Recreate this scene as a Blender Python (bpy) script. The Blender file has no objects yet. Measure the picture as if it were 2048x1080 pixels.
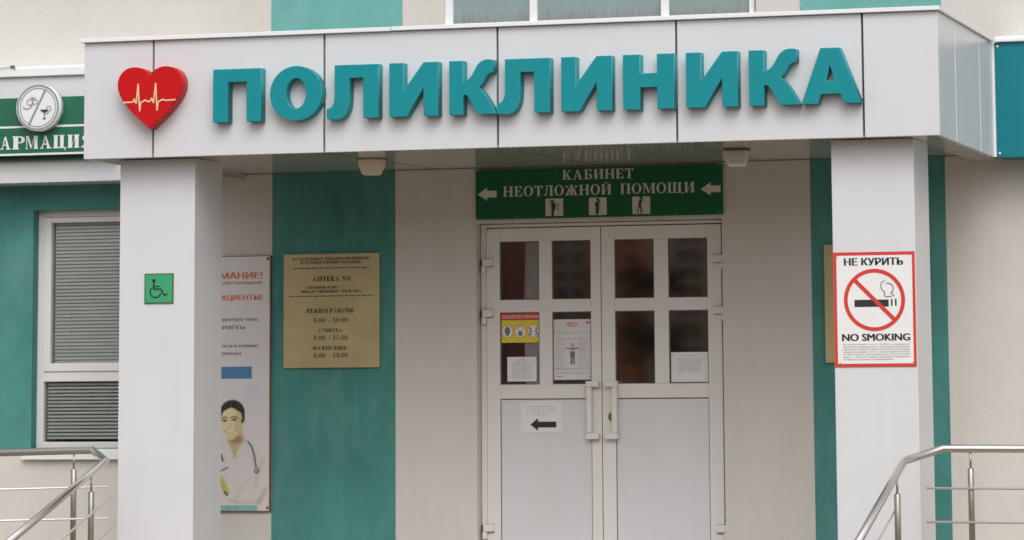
import bpy, bmesh, math, random
from mathutils import Vector, Matrix
R = math.radians
random.seed(7)
sc = bpy.context.scene
C = sc.collection

# ------------------------------------------------------------------ camera, sky, sun, exposure
cam = bpy.data.cameras.new("camera")
cam.sensor_width = 36.0
cam.lens = 7178.66 * 36 / 2048
cam.shift_y = -(540 + 136.82) / 2048
cam.clip_end = 2000
cam.dof.use_dof = True
cam.dof.focus_distance = 22.0
cam.dof.aperture_fstop = 3.4
co = bpy.data.objects.new("camera", cam)
C.objects.link(co)
YAW, PITCH, ROLL = .2956, .1341, -.0056
fwd = Vector((-math.sin(YAW) * math.cos(PITCH), math.cos(YAW) * math.cos(PITCH), math.sin(PITCH)))
rgt = Vector((math.cos(YAW), math.sin(YAW), 0))
upv = rgt.cross(fwd)
r2 = math.cos(ROLL) * rgt + math.sin(ROLL) * upv
u2 = -math.sin(ROLL) * rgt + math.cos(ROLL) * upv
co.matrix_world = Matrix(((r2.x, u2.x, -fwd.x, 7.1246), (r2.y, u2.y, -fwd.y, -22.7771),
                          (r2.z, u2.z, -fwd.z, .9452), (0, 0, 0, 1)))
sc.camera = co

SUN_EL, SUN_AZ = 45, 158          # overcast: a very soft sun, high, in front of the facade
w = bpy.data.worlds.new("World")
sc.world = w
w.use_nodes = True
wn = w.node_tree
bg = wn.nodes["Background"]
sky = wn.nodes.new("ShaderNodeTexSky")
sky.sky_type = 'NISHITA'
sky.sun_disc = False
sky.sun_elevation = R(SUN_EL)
sky.sun_rotation = R(SUN_AZ)
sky.dust_density = 4
sky.ozone_density = 1
hs = wn.nodes.new("ShaderNodeHueSaturation")
hs.inputs['Saturation'].default_value = .16      # cloud cover takes the blue out of the sky
wn.links.new(sky.outputs[0], hs.inputs['Color'])
wn.links.new(hs.outputs[0], bg.inputs['Color'])
# overcast: light cloud, a little brighter low down than overhead
tc = wn.nodes.new("ShaderNodeTexCoord")
sp = wn.nodes.new("ShaderNodeSeparateXYZ")
wn.links.new(tc.outputs['Generated'], sp.inputs[0])
gr = wn.nodes.new("ShaderNodeMapRange")
gr.inputs['To Min'].default_value = .165
gr.inputs['To Max'].default_value = .135
wn.links.new(sp.outputs['Z'], gr.inputs['Value'])
wn.links.new(gr.outputs[0], bg.inputs['Strength'])
sl = bpy.data.lights.new("sun", 'SUN')
sl.energy = .6
sl.angle = R(50)
sl.color = (1, .98, .96)
so = bpy.data.objects.new("sun", sl)
C.objects.link(so)
so.location = (0, -10, 30)
sd = Vector((math.sin(R(SUN_AZ)) * math.cos(R(SUN_EL)), math.cos(R(SUN_AZ)) * math.cos(R(SUN_EL)), math.sin(R(SUN_EL))))
so.rotation_euler = sd.to_track_quat('Z', 'Y').to_euler()
sc.view_settings.view_transform = 'Standard'
sc.view_settings.look = 'None'
sc.view_settings.exposure = 0.16
sc.view_settings.gamma = 1

# ------------------------------------------------------------------ materials
MATS = {}


def nodes(m):
    m.use_nodes = True
    return m.node_tree, m.node_tree.nodes["Principled BSDF"]


def mat(name, col, rough=.6, metal=0, spec=.5, var=.04, scale=8, bump=0, bscale=60, stretch=1, coat=0, detail=4):
    """principled surface with a little procedural colour variation and optional bump"""
    if name in MATS: return MATS[name]
    m = bpy.data.materials.new(name)
    t, b = nodes(m)
    b.inputs['Roughness'].default_value = rough
    b.inputs['Metallic'].default_value = metal
    b.inputs['Specular IOR Level'].default_value = spec
    b.inputs['Coat Weight'].default_value = coat
    b.inputs['Coat Roughness'].default_value = .05
    geo = t.nodes.new("ShaderNodeNewGeometry")
    mp = t.nodes.new("ShaderNodeMapping")
    mp.inputs['Scale'].default_value = (1, 1, 1 / stretch)
    t.links.new(geo.outputs['Position'], mp.inputs['Vector'])
    n = t.nodes.new("ShaderNodeTexNoise")
    n.inputs['Scale'].default_value = scale
    n.inputs['Detail'].default_value = detail
    t.links.new(mp.outputs[0], n.inputs['Vector'])
    mr = t.nodes.new("ShaderNodeMapRange")
    mr.inputs['From Min'].default_value = .25
    mr.inputs['From Max'].default_value = .75
    mr.inputs['To Min'].default_value = 1 - var
    mr.inputs['To Max'].default_value = 1 + var
    t.links.new(n.outputs['Fac'], mr.inputs['Value'])
    vm = t.nodes.new("ShaderNodeVectorMath")
    vm.operation = 'SCALE'
    vm.inputs[0].default_value = col
    t.links.new(mr.outputs[0], vm.inputs['Scale'])
    t.links.new(vm.outputs[0], b.inputs['Base Color'])
    if bump:
        n2 = t.nodes.new("ShaderNodeTexNoise")
        n2.inputs['Scale'].default_value = bscale
        n2.inputs['Detail'].default_value = 3
        t.links.new(geo.outputs['Position'], n2.inputs['Vector'])
        bp = t.nodes.new("ShaderNodeBump")
        bp.inputs['Strength'].default_value = bump
        bp.inputs['Distance'].default_value = .01
        t.links.new(n2.outputs['Fac'], bp.inputs['Height'])
        t.links.new(bp.outputs[0], b.inputs['Normal'])
    MATS[name] = m
    return m


def stained(name, col, col2, rough=.75, var=.05, amount=.5, bump=.35, bscale=90):
    """painted render: base colour, washed-out vertical run marks and blotches"""
    m = mat(name, col, rough, var=var, scale=2.5, bump=bump, bscale=bscale)
    t = m.node_tree
    b = t.nodes["Principled BSDF"]
    src = b.inputs['Base Color'].links[0].from_socket
    geo = t.nodes.new("ShaderNodeNewGeometry")
    mp = t.nodes.new("ShaderNodeMapping")
    mp.inputs['Scale'].default_value = (3.2, 3.2, 1.1)
    n = t.nodes.new("ShaderNodeTexNoise")
    n.inputs['Scale'].default_value = 1.6
    n.inputs['Detail'].default_value = 5
    n.inputs['Distortion'].default_value = .8
    t.links.new(geo.outputs['Position'], mp.inputs['Vector'])
    t.links.new(mp.outputs[0], n.inputs['Vector'])
    cr = t.nodes.new("ShaderNodeValToRGB")
    cr.color_ramp.elements[0].position = .45
    cr.color_ramp.elements[1].position = .72
    mp2 = t.nodes.new("ShaderNodeMapping")
    mp2.inputs['Scale'].default_value = (17, 17, .45)
    n2 = t.nodes.new("ShaderNodeTexNoise")
    n2.inputs['Scale'].default_value = 1.3
    n2.inputs['Detail'].default_value = 4
    n3 = t.nodes.new("ShaderNodeTexNoise")
    n3.inputs['Scale'].default_value = 140
    t.links.new(geo.outputs['Position'], mp2.inputs['Vector'])
    t.links.new(mp2.outputs[0], n2.inputs['Vector'])
    t.links.new(geo.outputs['Position'], n3.inputs['Vector'])
    ad = t.nodes.new("ShaderNodeMath"); ad.operation = 'MULTIPLY_ADD'
    ad.inputs[1].default_value = .42
    ad.inputs[2].default_value = -.29
    t.links.new(n2.outputs['Fac'], ad.inputs[0])
    a3 = t.nodes.new("ShaderNodeMath"); a3.operation = 'MULTIPLY_ADD'
    a3.inputs[1].default_value = .16
    t.links.new(n3.outputs['Fac'], a3.inputs[0])
    t.links.new(ad.outputs[0], a3.inputs[2])
    sm = t.nodes.new("ShaderNodeMath"); sm.operation = 'ADD'
    t.links.new(n.outputs['Fac'], sm.inputs[0])
    t.links.new(a3.outputs[0], sm.inputs[1])
    t.links.new(sm.outputs[0], cr.inputs[0])
    mu = t.nodes.new("ShaderNodeMath")
    mu.operation = 'MULTIPLY'
    mu.inputs[1].default_value = amount
    t.links.new(cr.outputs[0], mu.inputs[0])
    mx = t.nodes.new("ShaderNodeMix")
    mx.data_type = 'RGBA'
    mx.inputs['B'].default_value = (*col2, 1)
    t.links.new(mu.outputs[0], mx.inputs['Factor'])
    t.links.new(src, mx.inputs['A'])
    t.links.new(mx.outputs['Result'], b.inputs['Base Color'])
    return m


def glass(name, tint=(.9, .93, .92), boost=2.0):
    m = bpy.data.materials.new(name)
    m.use_nodes = True
    t = m.node_tree
    t.nodes.clear()
    o = t.nodes.new("ShaderNodeOutputMaterial")
    tr = t.nodes.new("ShaderNodeBsdfTransparent")
    tr.inputs[0].default_value = (*tint, 1)
    gl = t.nodes.new("ShaderNodeBsdfGlossy")
    gl.inputs['Roughness'].default_value = .055
    fr = t.nodes.new("ShaderNodeFresnel")
    fr.inputs['IOR'].default_value = 1.5
    mu = t.nodes.new("ShaderNodeMath")
    mu.operation = 'MULTIPLY'
    mu.use_clamp = True
    mu.inputs[1].default_value = boost
    t.links.new(fr.outputs[0], mu.inputs[0])
    mx = t.nodes.new("ShaderNodeMixShader")
    t.links.new(mu.outputs[0], mx.inputs[0])
    t.links.new(tr.outputs[0], mx.inputs[1])
    t.links.new(gl.outputs[0], mx.inputs[2])
    t.links.new(mx.outputs[0], o.inputs[0])
    MATS[name] = m
    return m


def soffit_mat():
    m = mat("gloss_soffit", (.50, .49, .47), rough=.11, spec=.55, var=.03, scale=5)
    t = m.node_tree
    b = t.nodes["Principled BSDF"]
    geo = t.nodes.new("ShaderNodeNewGeometry")
    sx = t.nodes.new("ShaderNodeSeparateXYZ")
    t.links.new(geo.outputs['Position'], sx.inputs[0])
    d = t.nodes.new("ShaderNodeMath"); d.operation = 'DIVIDE'; d.inputs[1].default_value = .125
    t.links.new(sx.outputs['X'], d.inputs[0])
    f = t.nodes.new("ShaderNodeMath"); f.operation = 'FRACT'
    t.links.new(d.outputs[0], f.inputs[0])
    cr = t.nodes.new("ShaderNodeValToRGB")
    cr.color_ramp.elements[0].color = (0, 0, 0, 1)
    cr.color_ramp.elements[1].position = .05
    t.links.new(f.outputs[0], cr.inputs[0])
    bp = t.nodes.new("ShaderNodeBump")
    bp.inputs['Strength'].default_value = .25
    bp.inputs['Distance'].default_value = .003
    t.links.new(cr.outputs[0], bp.inputs['Height'])
    t.links.new(bp.outputs[0], b.inputs['Normal'])
    return m


def upper_glass():
    """second-floor panes: reflective grey-blue glass, a dirty brown run along the lower edge"""
    m = mat("film_glass", (.20, .27, .28), rough=.06, spec=1.0, var=.12, scale=3)
    t = m.node_tree
    b = t.nodes["Principled BSDF"]
    src = b.inputs['Base Color'].links[0].from_socket
    geo = t.nodes.new("ShaderNodeNewGeometry")
    sx = t.nodes.new("ShaderNodeSeparateXYZ")
    t.links.new(geo.outputs['Position'], sx.inputs[0])
    mp = t.nodes.new("ShaderNodeMapping")
    mp.inputs['Scale'].default_value = (60, 60, 6)
    n = t.nodes.new("ShaderNodeTexNoise")
    n.inputs['Detail'].default_value = 3
    n.inputs['Scale'].default_value = 1
    t.links.new(geo.outputs['Position'], mp.inputs['Vector'])
    t.links.new(mp.outputs[0], n.inputs['Vector'])
    a = t.nodes.new("ShaderNodeMath"); a.operation = 'MULTIPLY_ADD'
    a.inputs[1].default_value = .16; a.inputs[2].default_value = -.08
    t.links.new(n.outputs['Fac'], a.inputs[0])
    s = t.nodes.new("ShaderNodeMath"); s.operation = 'SUBTRACT'
    t.links.new(sx.outputs['Z'], s.inputs[0]); t.links.new(a.outputs[0], s.inputs[1])
    mr = t.nodes.new("ShaderNodeMapRange")
    mr.inputs['From Min'].default_value = 3.535; mr.inputs['From Max'].default_value = 3.635
    mr.inputs['To Min'].default_value = .75; mr.inputs['To Max'].default_value = 0
    t.links.new(s.outputs[0], mr.inputs['Value'])
    mx = t.nodes.new("ShaderNodeMix"); mx.data_type = 'RGBA'
    mx.inputs['B'].default_value = (.13, .115, .09, 1)
    t.links.new(mr.outputs[0], mx.inputs['Factor']); t.links.new(src, mx.inputs['A'])
    t.links.new(mx.outputs['Result'], b.inputs['Base Color'])
    return m


M = dict(
    stucco=stained("white_render", (.64, .615, .575), (.56, .53, .485), rough=.85, var=.03, amount=.3, bump=.35, bscale=130),
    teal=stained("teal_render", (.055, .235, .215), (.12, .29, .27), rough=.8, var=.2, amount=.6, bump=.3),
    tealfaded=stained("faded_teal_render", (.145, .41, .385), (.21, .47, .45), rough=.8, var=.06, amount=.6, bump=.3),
    panel=stained("composite_panel", (.655, .66, .68), (.605, .605, .61), rough=.28, var=.015, amount=.2, bump=.06, bscale=1.6),
    dirt=mat("brown_dirt", (.16, .12, .085), rough=.9, var=.4, scale=25),
    gap=mat("dark_joint", (.10, .08, .065), rough=.8, var=.1),
    trim=mat("white_metal_trim", (.80, .81, .82), rough=.35, var=.02),
    letter=mat("teal_plastic", (.008, .25, .29), spec=.2, rough=.42, var=.03, scale=6),
    letterhighlight=mat("teal_edge_highlight", (.06, .33, .36), rough=.45),  # edge highlight of the letters, put into the colour of the bevel
    letterside=mat("teal_returns", (.011, .255, .29), spec=.25, rough=.5, var=.06, scale=12),
    red=mat("red_plastic", (.54, .007, .009), spec=.18, rough=.35, var=.03),
    cream=mat("cream_line", (.76, .52, .30), rough=.5),
    tealpanel=mat("teal_composite", (.005, .19, .235), spec=.3, rough=.33, var=.03, scale=2),
    steelbar=mat("thin_steel_bar", (.80, .77, .74), rough=.42, metal=.55, var=.05, scale=20),
    soffit=soffit_mat(),
    rim=mat('soffit_rim', (.52, .51, .49), rough=.14, spec=.6, var=.04, scale=4),
    pvc=mat("white_plastic_frame", (.74, .715, .69), rough=.42, var=.02, scale=4),
    pvcgrey=stained("grey_white_panel", (.665, .665, .685), (.60, .595, .59), rough=.4, var=.02, amount=.35, bump=.03, bscale=6),
    seam=mat("grey_gasket_and_shade", (.16, .14, .12), rough=.7),
    signgreen=mat("sign_green", (.009, .115, .04), rough=.4, spec=.25, var=.04),
    pharmgreen=mat("pharmacy_green", (.014, .13, .07), rough=.35, var=.05),
    darkgreen=mat("dark_green_side", (.006, .06, .035), rough=.5),
    white=mat("sign_white", (.78, .78, .78), rough=.4, var=.02),
    offwhite=mat("faded_lettering", (.66, .62, .58), rough=.5, var=.04, scale=30),
    paper=mat("paper", (.76, .75, .75), rough=.6, var=.03, scale=20),
    banner=mat("banner_vinyl", (.72, .69, .70), rough=.45, var=.04, scale=6),
    bannerframe=mat("wood_edge", (.20, .11, .04), rough=.6, var=.15),
    gold=mat("brass_plate", (.50, .41, .215), rough=.42, metal=.35, var=.10, scale=5, bump=.12, bscale=25),
    goldtext=mat("engraved_brown", (.085, .055, .03), rough=.6, var=.1),
    black=mat("black_print", (.018, .016, .016), rough=.5),
    greyprint=mat("grey_print", (.30, .29, .29), rough=.6),
    lightprint=mat("light_grey_print", (.48, .47, .48), rough=.6),
    orange=mat("orange_print", (.70, .16, .045), rough=.5),
    redprint=mat("red_print", (.62, .04, .025), rough=.4),
    yellow=mat("yellow_print", (.72, .60, .04), rough=.45),
    blue=mat("blue_print", (.07, .22, .42), rough=.5, var=.15),
    mint=mat("mint_print", (.22, .45, .42), rough=.5, var=.2, scale=20),
    skin=mat("printed_skin", (.56, .51, .29), rough=.5, var=.06, scale=30),
    skinshade=mat("printed_skin_edge", (.47, .42, .20), rough=.5),
    hair=mat("printed_hair", (.02, .014, .008), rough=.5),
    coat=mat("printed_coat", (.70, .68, .66), rough=.5, var=.10, scale=14),
    coatline=mat("printed_coat_fold", (.52, .53, .46), rough=.5),
    tube=mat("printed_tube", (.17, .16, .16), rough=.5),
    brightgreen=mat("access_green", (.045, .34, .15), rough=.35, var=.03),
    olive=mat("olive_edge", (.06, .13, .04), rough=.5),
    steel=mat("brushed_steel", (.76, .725, .69), rough=.27, metal=1, var=.06, scale=30, stretch=.2),
    steelpost=mat("satin_steel", (.42, .40, .35), rough=.36, metal=.9, var=.06, scale=20, stretch=6),
    lamp=mat("lamp_shell", (.74, .68, .55), rough=.45, var=.04),
    lens=mat("lamp_lens", (.80, .78, .72), rough=.3),
    rust=mat("rusty_iron", (.10, .055, .03), rough=.8, var=.3, scale=40),
    slat=mat("blind_slat", (.84, .85, .82), rough=.5, var=.04, scale=10),
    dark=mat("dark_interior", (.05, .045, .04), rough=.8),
    curtain=mat("white_curtain", (.80, .81, .80), rough=.8, var=.05, scale=12),
    concrete=mat("concrete_paving", (.21, .165, .12), rough=.85, var=.12, scale=3, bump=.3),
    tile=mat("platform_tile", (.33, .265, .20), rough=.6, var=.1, scale=4),
    asphalt=mat("asphalt", (.11, .095, .08), rough=.9, var=.15, scale=2),
    brick=mat("orange_brick", (.64, .23, .10), rough=.85, var=.18, scale=3, bump=.2),
    redbrick=mat("dark_red_brick", (.33, .12, .095), rough=.85, var=.25, scale=2, bump=.2),
    oliverender=mat("grey_render", (.38, .31, .23), rough=.85, var=.15, scale=2),
    pilaster=mat("pale_pilaster", (.46, .42, .38), rough=.8, var=.08),
    windowdark=mat("dark_window", (.06, .05, .045), rough=.15, var=.3),
    bark=mat("bark", (.05, .038, .028), rough=.9, var=.25, scale=12),
    leaf=mat("dark_leaf", (.035, .05, .018), rough=.7, var=.4, scale=3),
    door_glass=glass("door_glass", (.95, .95, .94), 9),
    window_glass=glass("window_glass", (.95, .97, .96), 1.6),
    upper_glass=upper_glass(),
)
lit = bpy.data.materials.new("lit_room")
lt, lb = nodes(lit)
lb.inputs['Base Color'].default_value = (.45, .32, .12, 1)
lb.inputs['Emission Color'].default_value = (1, .68, .15, 1)
lb.inputs['Emission Strength'].default_value = .05
M['lit'] = lit

# ------------------------------------------------------------------ builders
ORG = {}


def org(o):
    while o is not None:
        if o.name in ORG: return ORG[o.name]
        o = o.parent
    return Vector((0, 0, 0))


def obj(name, bm, m, parent=None, smooth=False):
    me = bpy.data.meshes.new(name)
    off = org(parent) if parent else Vector((0, 0, 0))
    if parent is None:          # origin of a one-mesh thing at its base centre
        if bm.verts:
            xs = [v.co.x for v in bm.verts]; ys = [v.co.y for v in bm.verts]; zs = [v.co.z for v in bm.verts]
            off = Vector(((min(xs) + max(xs)) / 2, (min(ys) + max(ys)) / 2, min(zs)))
    bmesh.ops.translate(bm, verts=bm.verts, vec=-off)
    bm.to_mesh(me); bm.free()
    for mm in (m if isinstance(m, (list, tuple)) else [m]): me.materials.append(mm)
    if smooth:
        for p in me.polygons: p.use_smooth = True
    o = bpy.data.objects.new(name, me)
    C.objects.link(o)
    if parent: o.parent = parent
    else:
        o.location = off
        ORG[o.name] = off
    return o


def tag(o, label, cat, group=None, kind=None):
    if label: o['label'] = label
    if cat: o['category'] = cat
    if group: o['group'] = group
    if kind: o['kind'] = kind
    return o


def thing(name, label, cat, loc, group=None):
    o = bpy.data.objects.new(name, None)
    o.empty_display_size = .2
    C.objects.link(o)
    o.location = loc
    ORG[o.name] = Vector(loc)
    return tag(o, label, cat, group)


def BM(): return bmesh.new()


def box(bm, x0, x1, y0, y1, z0, z1, bev=0):
    b = bmesh.new() if bev else bm
    vs = [b.verts.new(p) for p in [(x0, y0, z0), (x1, y0, z0), (x1, y1, z0), (x0, y1, z0),
                                   (x0, y0, z1), (x1, y0, z1), (x1, y1, z1), (x0, y1, z1)]]
    for f in [(0, 3, 2, 1), (4, 5, 6, 7), (0, 1, 5, 4), (1, 2, 6, 5), (2, 3, 7, 6), (3, 0, 4, 7)]:
        b.faces.new([vs[i] for i in f])
    if bev:
        bmesh.ops.bevel(b, geom=b.edges[:], offset=bev, segments=2, affect='EDGES', profile=.5)
        t = bpy.data.meshes.new("tmp"); b.to_mesh(t); b.free()
        bm.from_mesh(t); bpy.data.meshes.remove(t)
    return bm


def B1(*a, **k): return box(BM(), *a, **k)


def wallbox(x0, x1, y0, y1, z0, z1, holes, bm=None):
    """a wall with rectangular through-holes (x0,x1,z0,z1): a grid of front/back faces plus the reveals"""
    bm = bm or BM()
    xs = sorted({x0, x1, *[h[0] for h in holes], *[h[1] for h in holes]})
    zs = sorted({z0, z1, *[h[2] for h in holes], *[h[3] for h in holes]})
    V = {}
    def v(x, y, z):
        k = (round(x, 5), round(y, 5), round(z, 5))
        if k not in V: V[k] = bm.verts.new((x, y, z))
        return V[k]
    def solid(i, j):
        if i < 0 or j < 0 or i >= len(xs) - 1 or j >= len(zs) - 1: return False
        cx, cz = (xs[i] + xs[i + 1]) / 2, (zs[j] + zs[j + 1]) / 2
        return not any(h[0] < cx < h[1] and h[2] < cz < h[3] for h in holes)
    for i in range(len(xs) - 1):
        for j in range(len(zs) - 1):
            if not solid(i, j): continue
            a, b, c, d = xs[i], xs[i + 1], zs[j], zs[j + 1]
            bm.faces.new([v(a, y0, c), v(b, y0, c), v(b, y0, d), v(a, y0, d)])
            bm.faces.new([v(a, y1, c), v(a, y1, d), v(b, y1, d), v(b, y1, c)])
            if not solid(i - 1, j): bm.faces.new([v(a, y0, c), v(a, y0, d), v(a, y1, d), v(a, y1, c)])
            if not solid(i + 1, j): bm.faces.new([v(b, y0, c), v(b, y1, c), v(b, y1, d), v(b, y0, d)])
            if not solid(i, j - 1): bm.faces.new([v(a, y0, c), v(a, y1, c), v(b, y1, c), v(b, y0, c)])
            if not solid(i, j + 1): bm.faces.new([v(a, y0, d), v(b, y0, d), v(b, y1, d), v(a, y1, d)])
    return bm


def tube(bm, pts, r, seg=14, caps=True):
    pts = [Vector(p) for p in pts]
    rings = []
    for i, p in enumerate(pts):
        if i == 0: d = pts[1] - p
        elif i == len(pts) - 1: d = p - pts[i - 1]
        else: d = (pts[i + 1] - p).normalized() + (p - pts[i - 1]).normalized()
        d.normalize()
        a = d.orthogonal().normalized() if i == 0 else (pa - d * pa.dot(d)).normalized()
        pa = a
        b = d.cross(a)
        k = 1.0
        if 0 < i < len(pts) - 1:
            k = 1 / max(.5, d.dot((pts[i + 1] - p).normalized()))
        rr = r[i] if isinstance(r, (list, tuple)) else r
        rings.append([bm.verts.new(p + (a * math.cos(2 * math.pi * j / seg) + b * math.sin(2 * math.pi * j / seg)) * rr) for j in range(seg)])
    for A, Bq in zip(rings, rings[1:]):
        for j in range(seg):
            f = bm.faces.new([A[j], A[(j + 1) % seg], Bq[(j + 1) % seg], Bq[j]])
            f.smooth = True
    if caps:
        bm.faces.new(rings[0][::-1]); bm.faces.new(rings[-1])
    return bm


def sheet(polys, y, step=.00012, bm=None):
    """flat printed shapes at depth y, faces towards the viewer; every polygon a hair in front of the one before"""
    bm = bm or BM()
    for k, p in enumerate(polys):
        vs = [bm.verts.new((a, y - step * (k % 24), b)) for a, b in p]
        if len(vs) >= 3:
            try: bm.faces.new(vs)
            except ValueError: pass
    return bm


def rect(a, b, c, d): return [(a, c), (b, c), (b, d), (a, d)]


def ell(cx, cz, rx, rz, n=28, a0=0, a1=360):
    full = (a1 - a0) >= 360
    return [(cx + rx * math.cos(R(a0 + (a1 - a0) * i / (n if full else n - 1))),
             cz + rz * math.sin(R(a0 + (a1 - a0) * i / (n if full else n - 1)))) for i in range(n)]


def ringp(cx, cz, rx, rz, tx, tz, a0=0, a1=360, n=28):
    out = []
    for i in range(n):
        p, q = R(a0 + (a1 - a0) * i / n), R(a0 + (a1 - a0) * (i + 1) / n)
        out.append([(cx + rx * math.cos(p), cz + rz * math.sin(p)), (cx + rx * math.cos(q), cz + rz * math.sin(q)),
                    (cx + (rx - tx) * math.cos(q), cz + (rz - tz) * math.sin(q)), (cx + (rx - tx) * math.cos(p), cz + (rz - tz) * math.sin(p))])
    return out


def stroke(pts, wd):
    out = []
    for (a, b), (c, d) in zip(pts, pts[1:]):
        l = math.hypot(c - a, d - b) or 1e-6
        nx, nz = -(d - b) / l * wd / 2, (c - a) / l * wd / 2
        ex, ez = (c - a) / l * wd * .25, (d - b) / l * wd * .25
        out.append([(a + nx - ex, b + nz - ez), (a - nx - ex, b - nz - ez), (c - nx + ex, d - nz + ez), (c + nx + ex, d + nz + ez)])
    return out


def solid(name, outlines, y0, y1, m, parent=None, bev=.002, edge=None):
    """extruded outline(s) with holes, between depths y0 (front) and y1 (back)"""
    cu = bpy.data.curves.new("tmp", 'CURVE')
    cu.dimensions = '2D'
    cu.fill_mode = 'BOTH'
    cu.extrude = (y1 - y0) / 2 - bev
    cu.bevel_depth = bev
    cu.bevel_resolution = 1
    cu.offset = -bev
    for ol in outlines:
        s = cu.splines.new('POLY')
        s.points.add(len(ol) - 1)
        for p, (a, b) in zip(s.points, ol): p.co = (a, b, 0, 1)
        s.use_cyclic_u = True
    t = bpy.data.objects.new("tmp", cu)
    C.objects.link(t)
    dg = bpy.context.evaluated_depsgraph_get()
    me = bpy.data.meshes.new_from_object(t.evaluated_get(dg))
    bm = bmesh.new(); bm.from_mesh(me)
    bpy.data.objects.remove(t); bpy.data.curves.remove(cu); bpy.data.meshes.remove(me)
    for v in bm.verts: v.co = Vector((v.co.x, (y0 + y1) / 2 - v.co.z, v.co.y))
    if edge:        # material 1: paler bevel, edge highlight put into its colour, material 2: the returns
        for f in bm.faces:
            f.normal_update()
            q = abs(f.normal.y)
            f.material_index = 0 if q > .97 else 1 if q > .1 and f.calc_center_median().y < (y0 + y1) / 2 else 2
        m = [m] + edge
    return obj(name, bm, m, parent)


def text_bm(lines, y, bold=0.0, bm=None):
    """sans lettering; lines = (string, x, z_baseline, cap_height, width or None, align)"""
    bm = bm or BM()
    for s, x, z, h, wd, al in lines:
        cu = bpy.data.curves.new("tmp", 'FONT')
        cu.body = s
        cu.size = 1
        cu.resolution_u = 3
        t = bpy.data.objects.new("tmp", cu)
        C.objects.link(t)
        dg = bpy.context.evaluated_depsgraph_get()
        me = bpy.data.meshes.new_from_object(t.evaluated_get(dg))
        bpy.data.objects.remove(t); bpy.data.curves.remove(cu)
        if me.vertices:
            x0 = min(v.co.x for v in me.vertices); x1 = max(v.co.x for v in me.vertices)
            sy = h / .7
            sx = (wd / (x1 - x0)) if wd else sy
            W_ = (x1 - x0) * sx
            ox = x - x0 * sx - (W_ / 2 if al == 'C' else W_ if al == 'R' else 0)
            base_ = [v.co.copy() for v in me.vertices]
            for k, dx in enumerate((0,) if not bold else (-bold, bold, 0)):
                for v, c0 in zip(me.vertices, base_): v.co = Vector((ox + (c0.x + dx) * sx, y - .00012 * k, z + c0.y * sy))
                bm.from_mesh(me)
        bpy.data.meshes.remove(me)
    return bm


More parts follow.
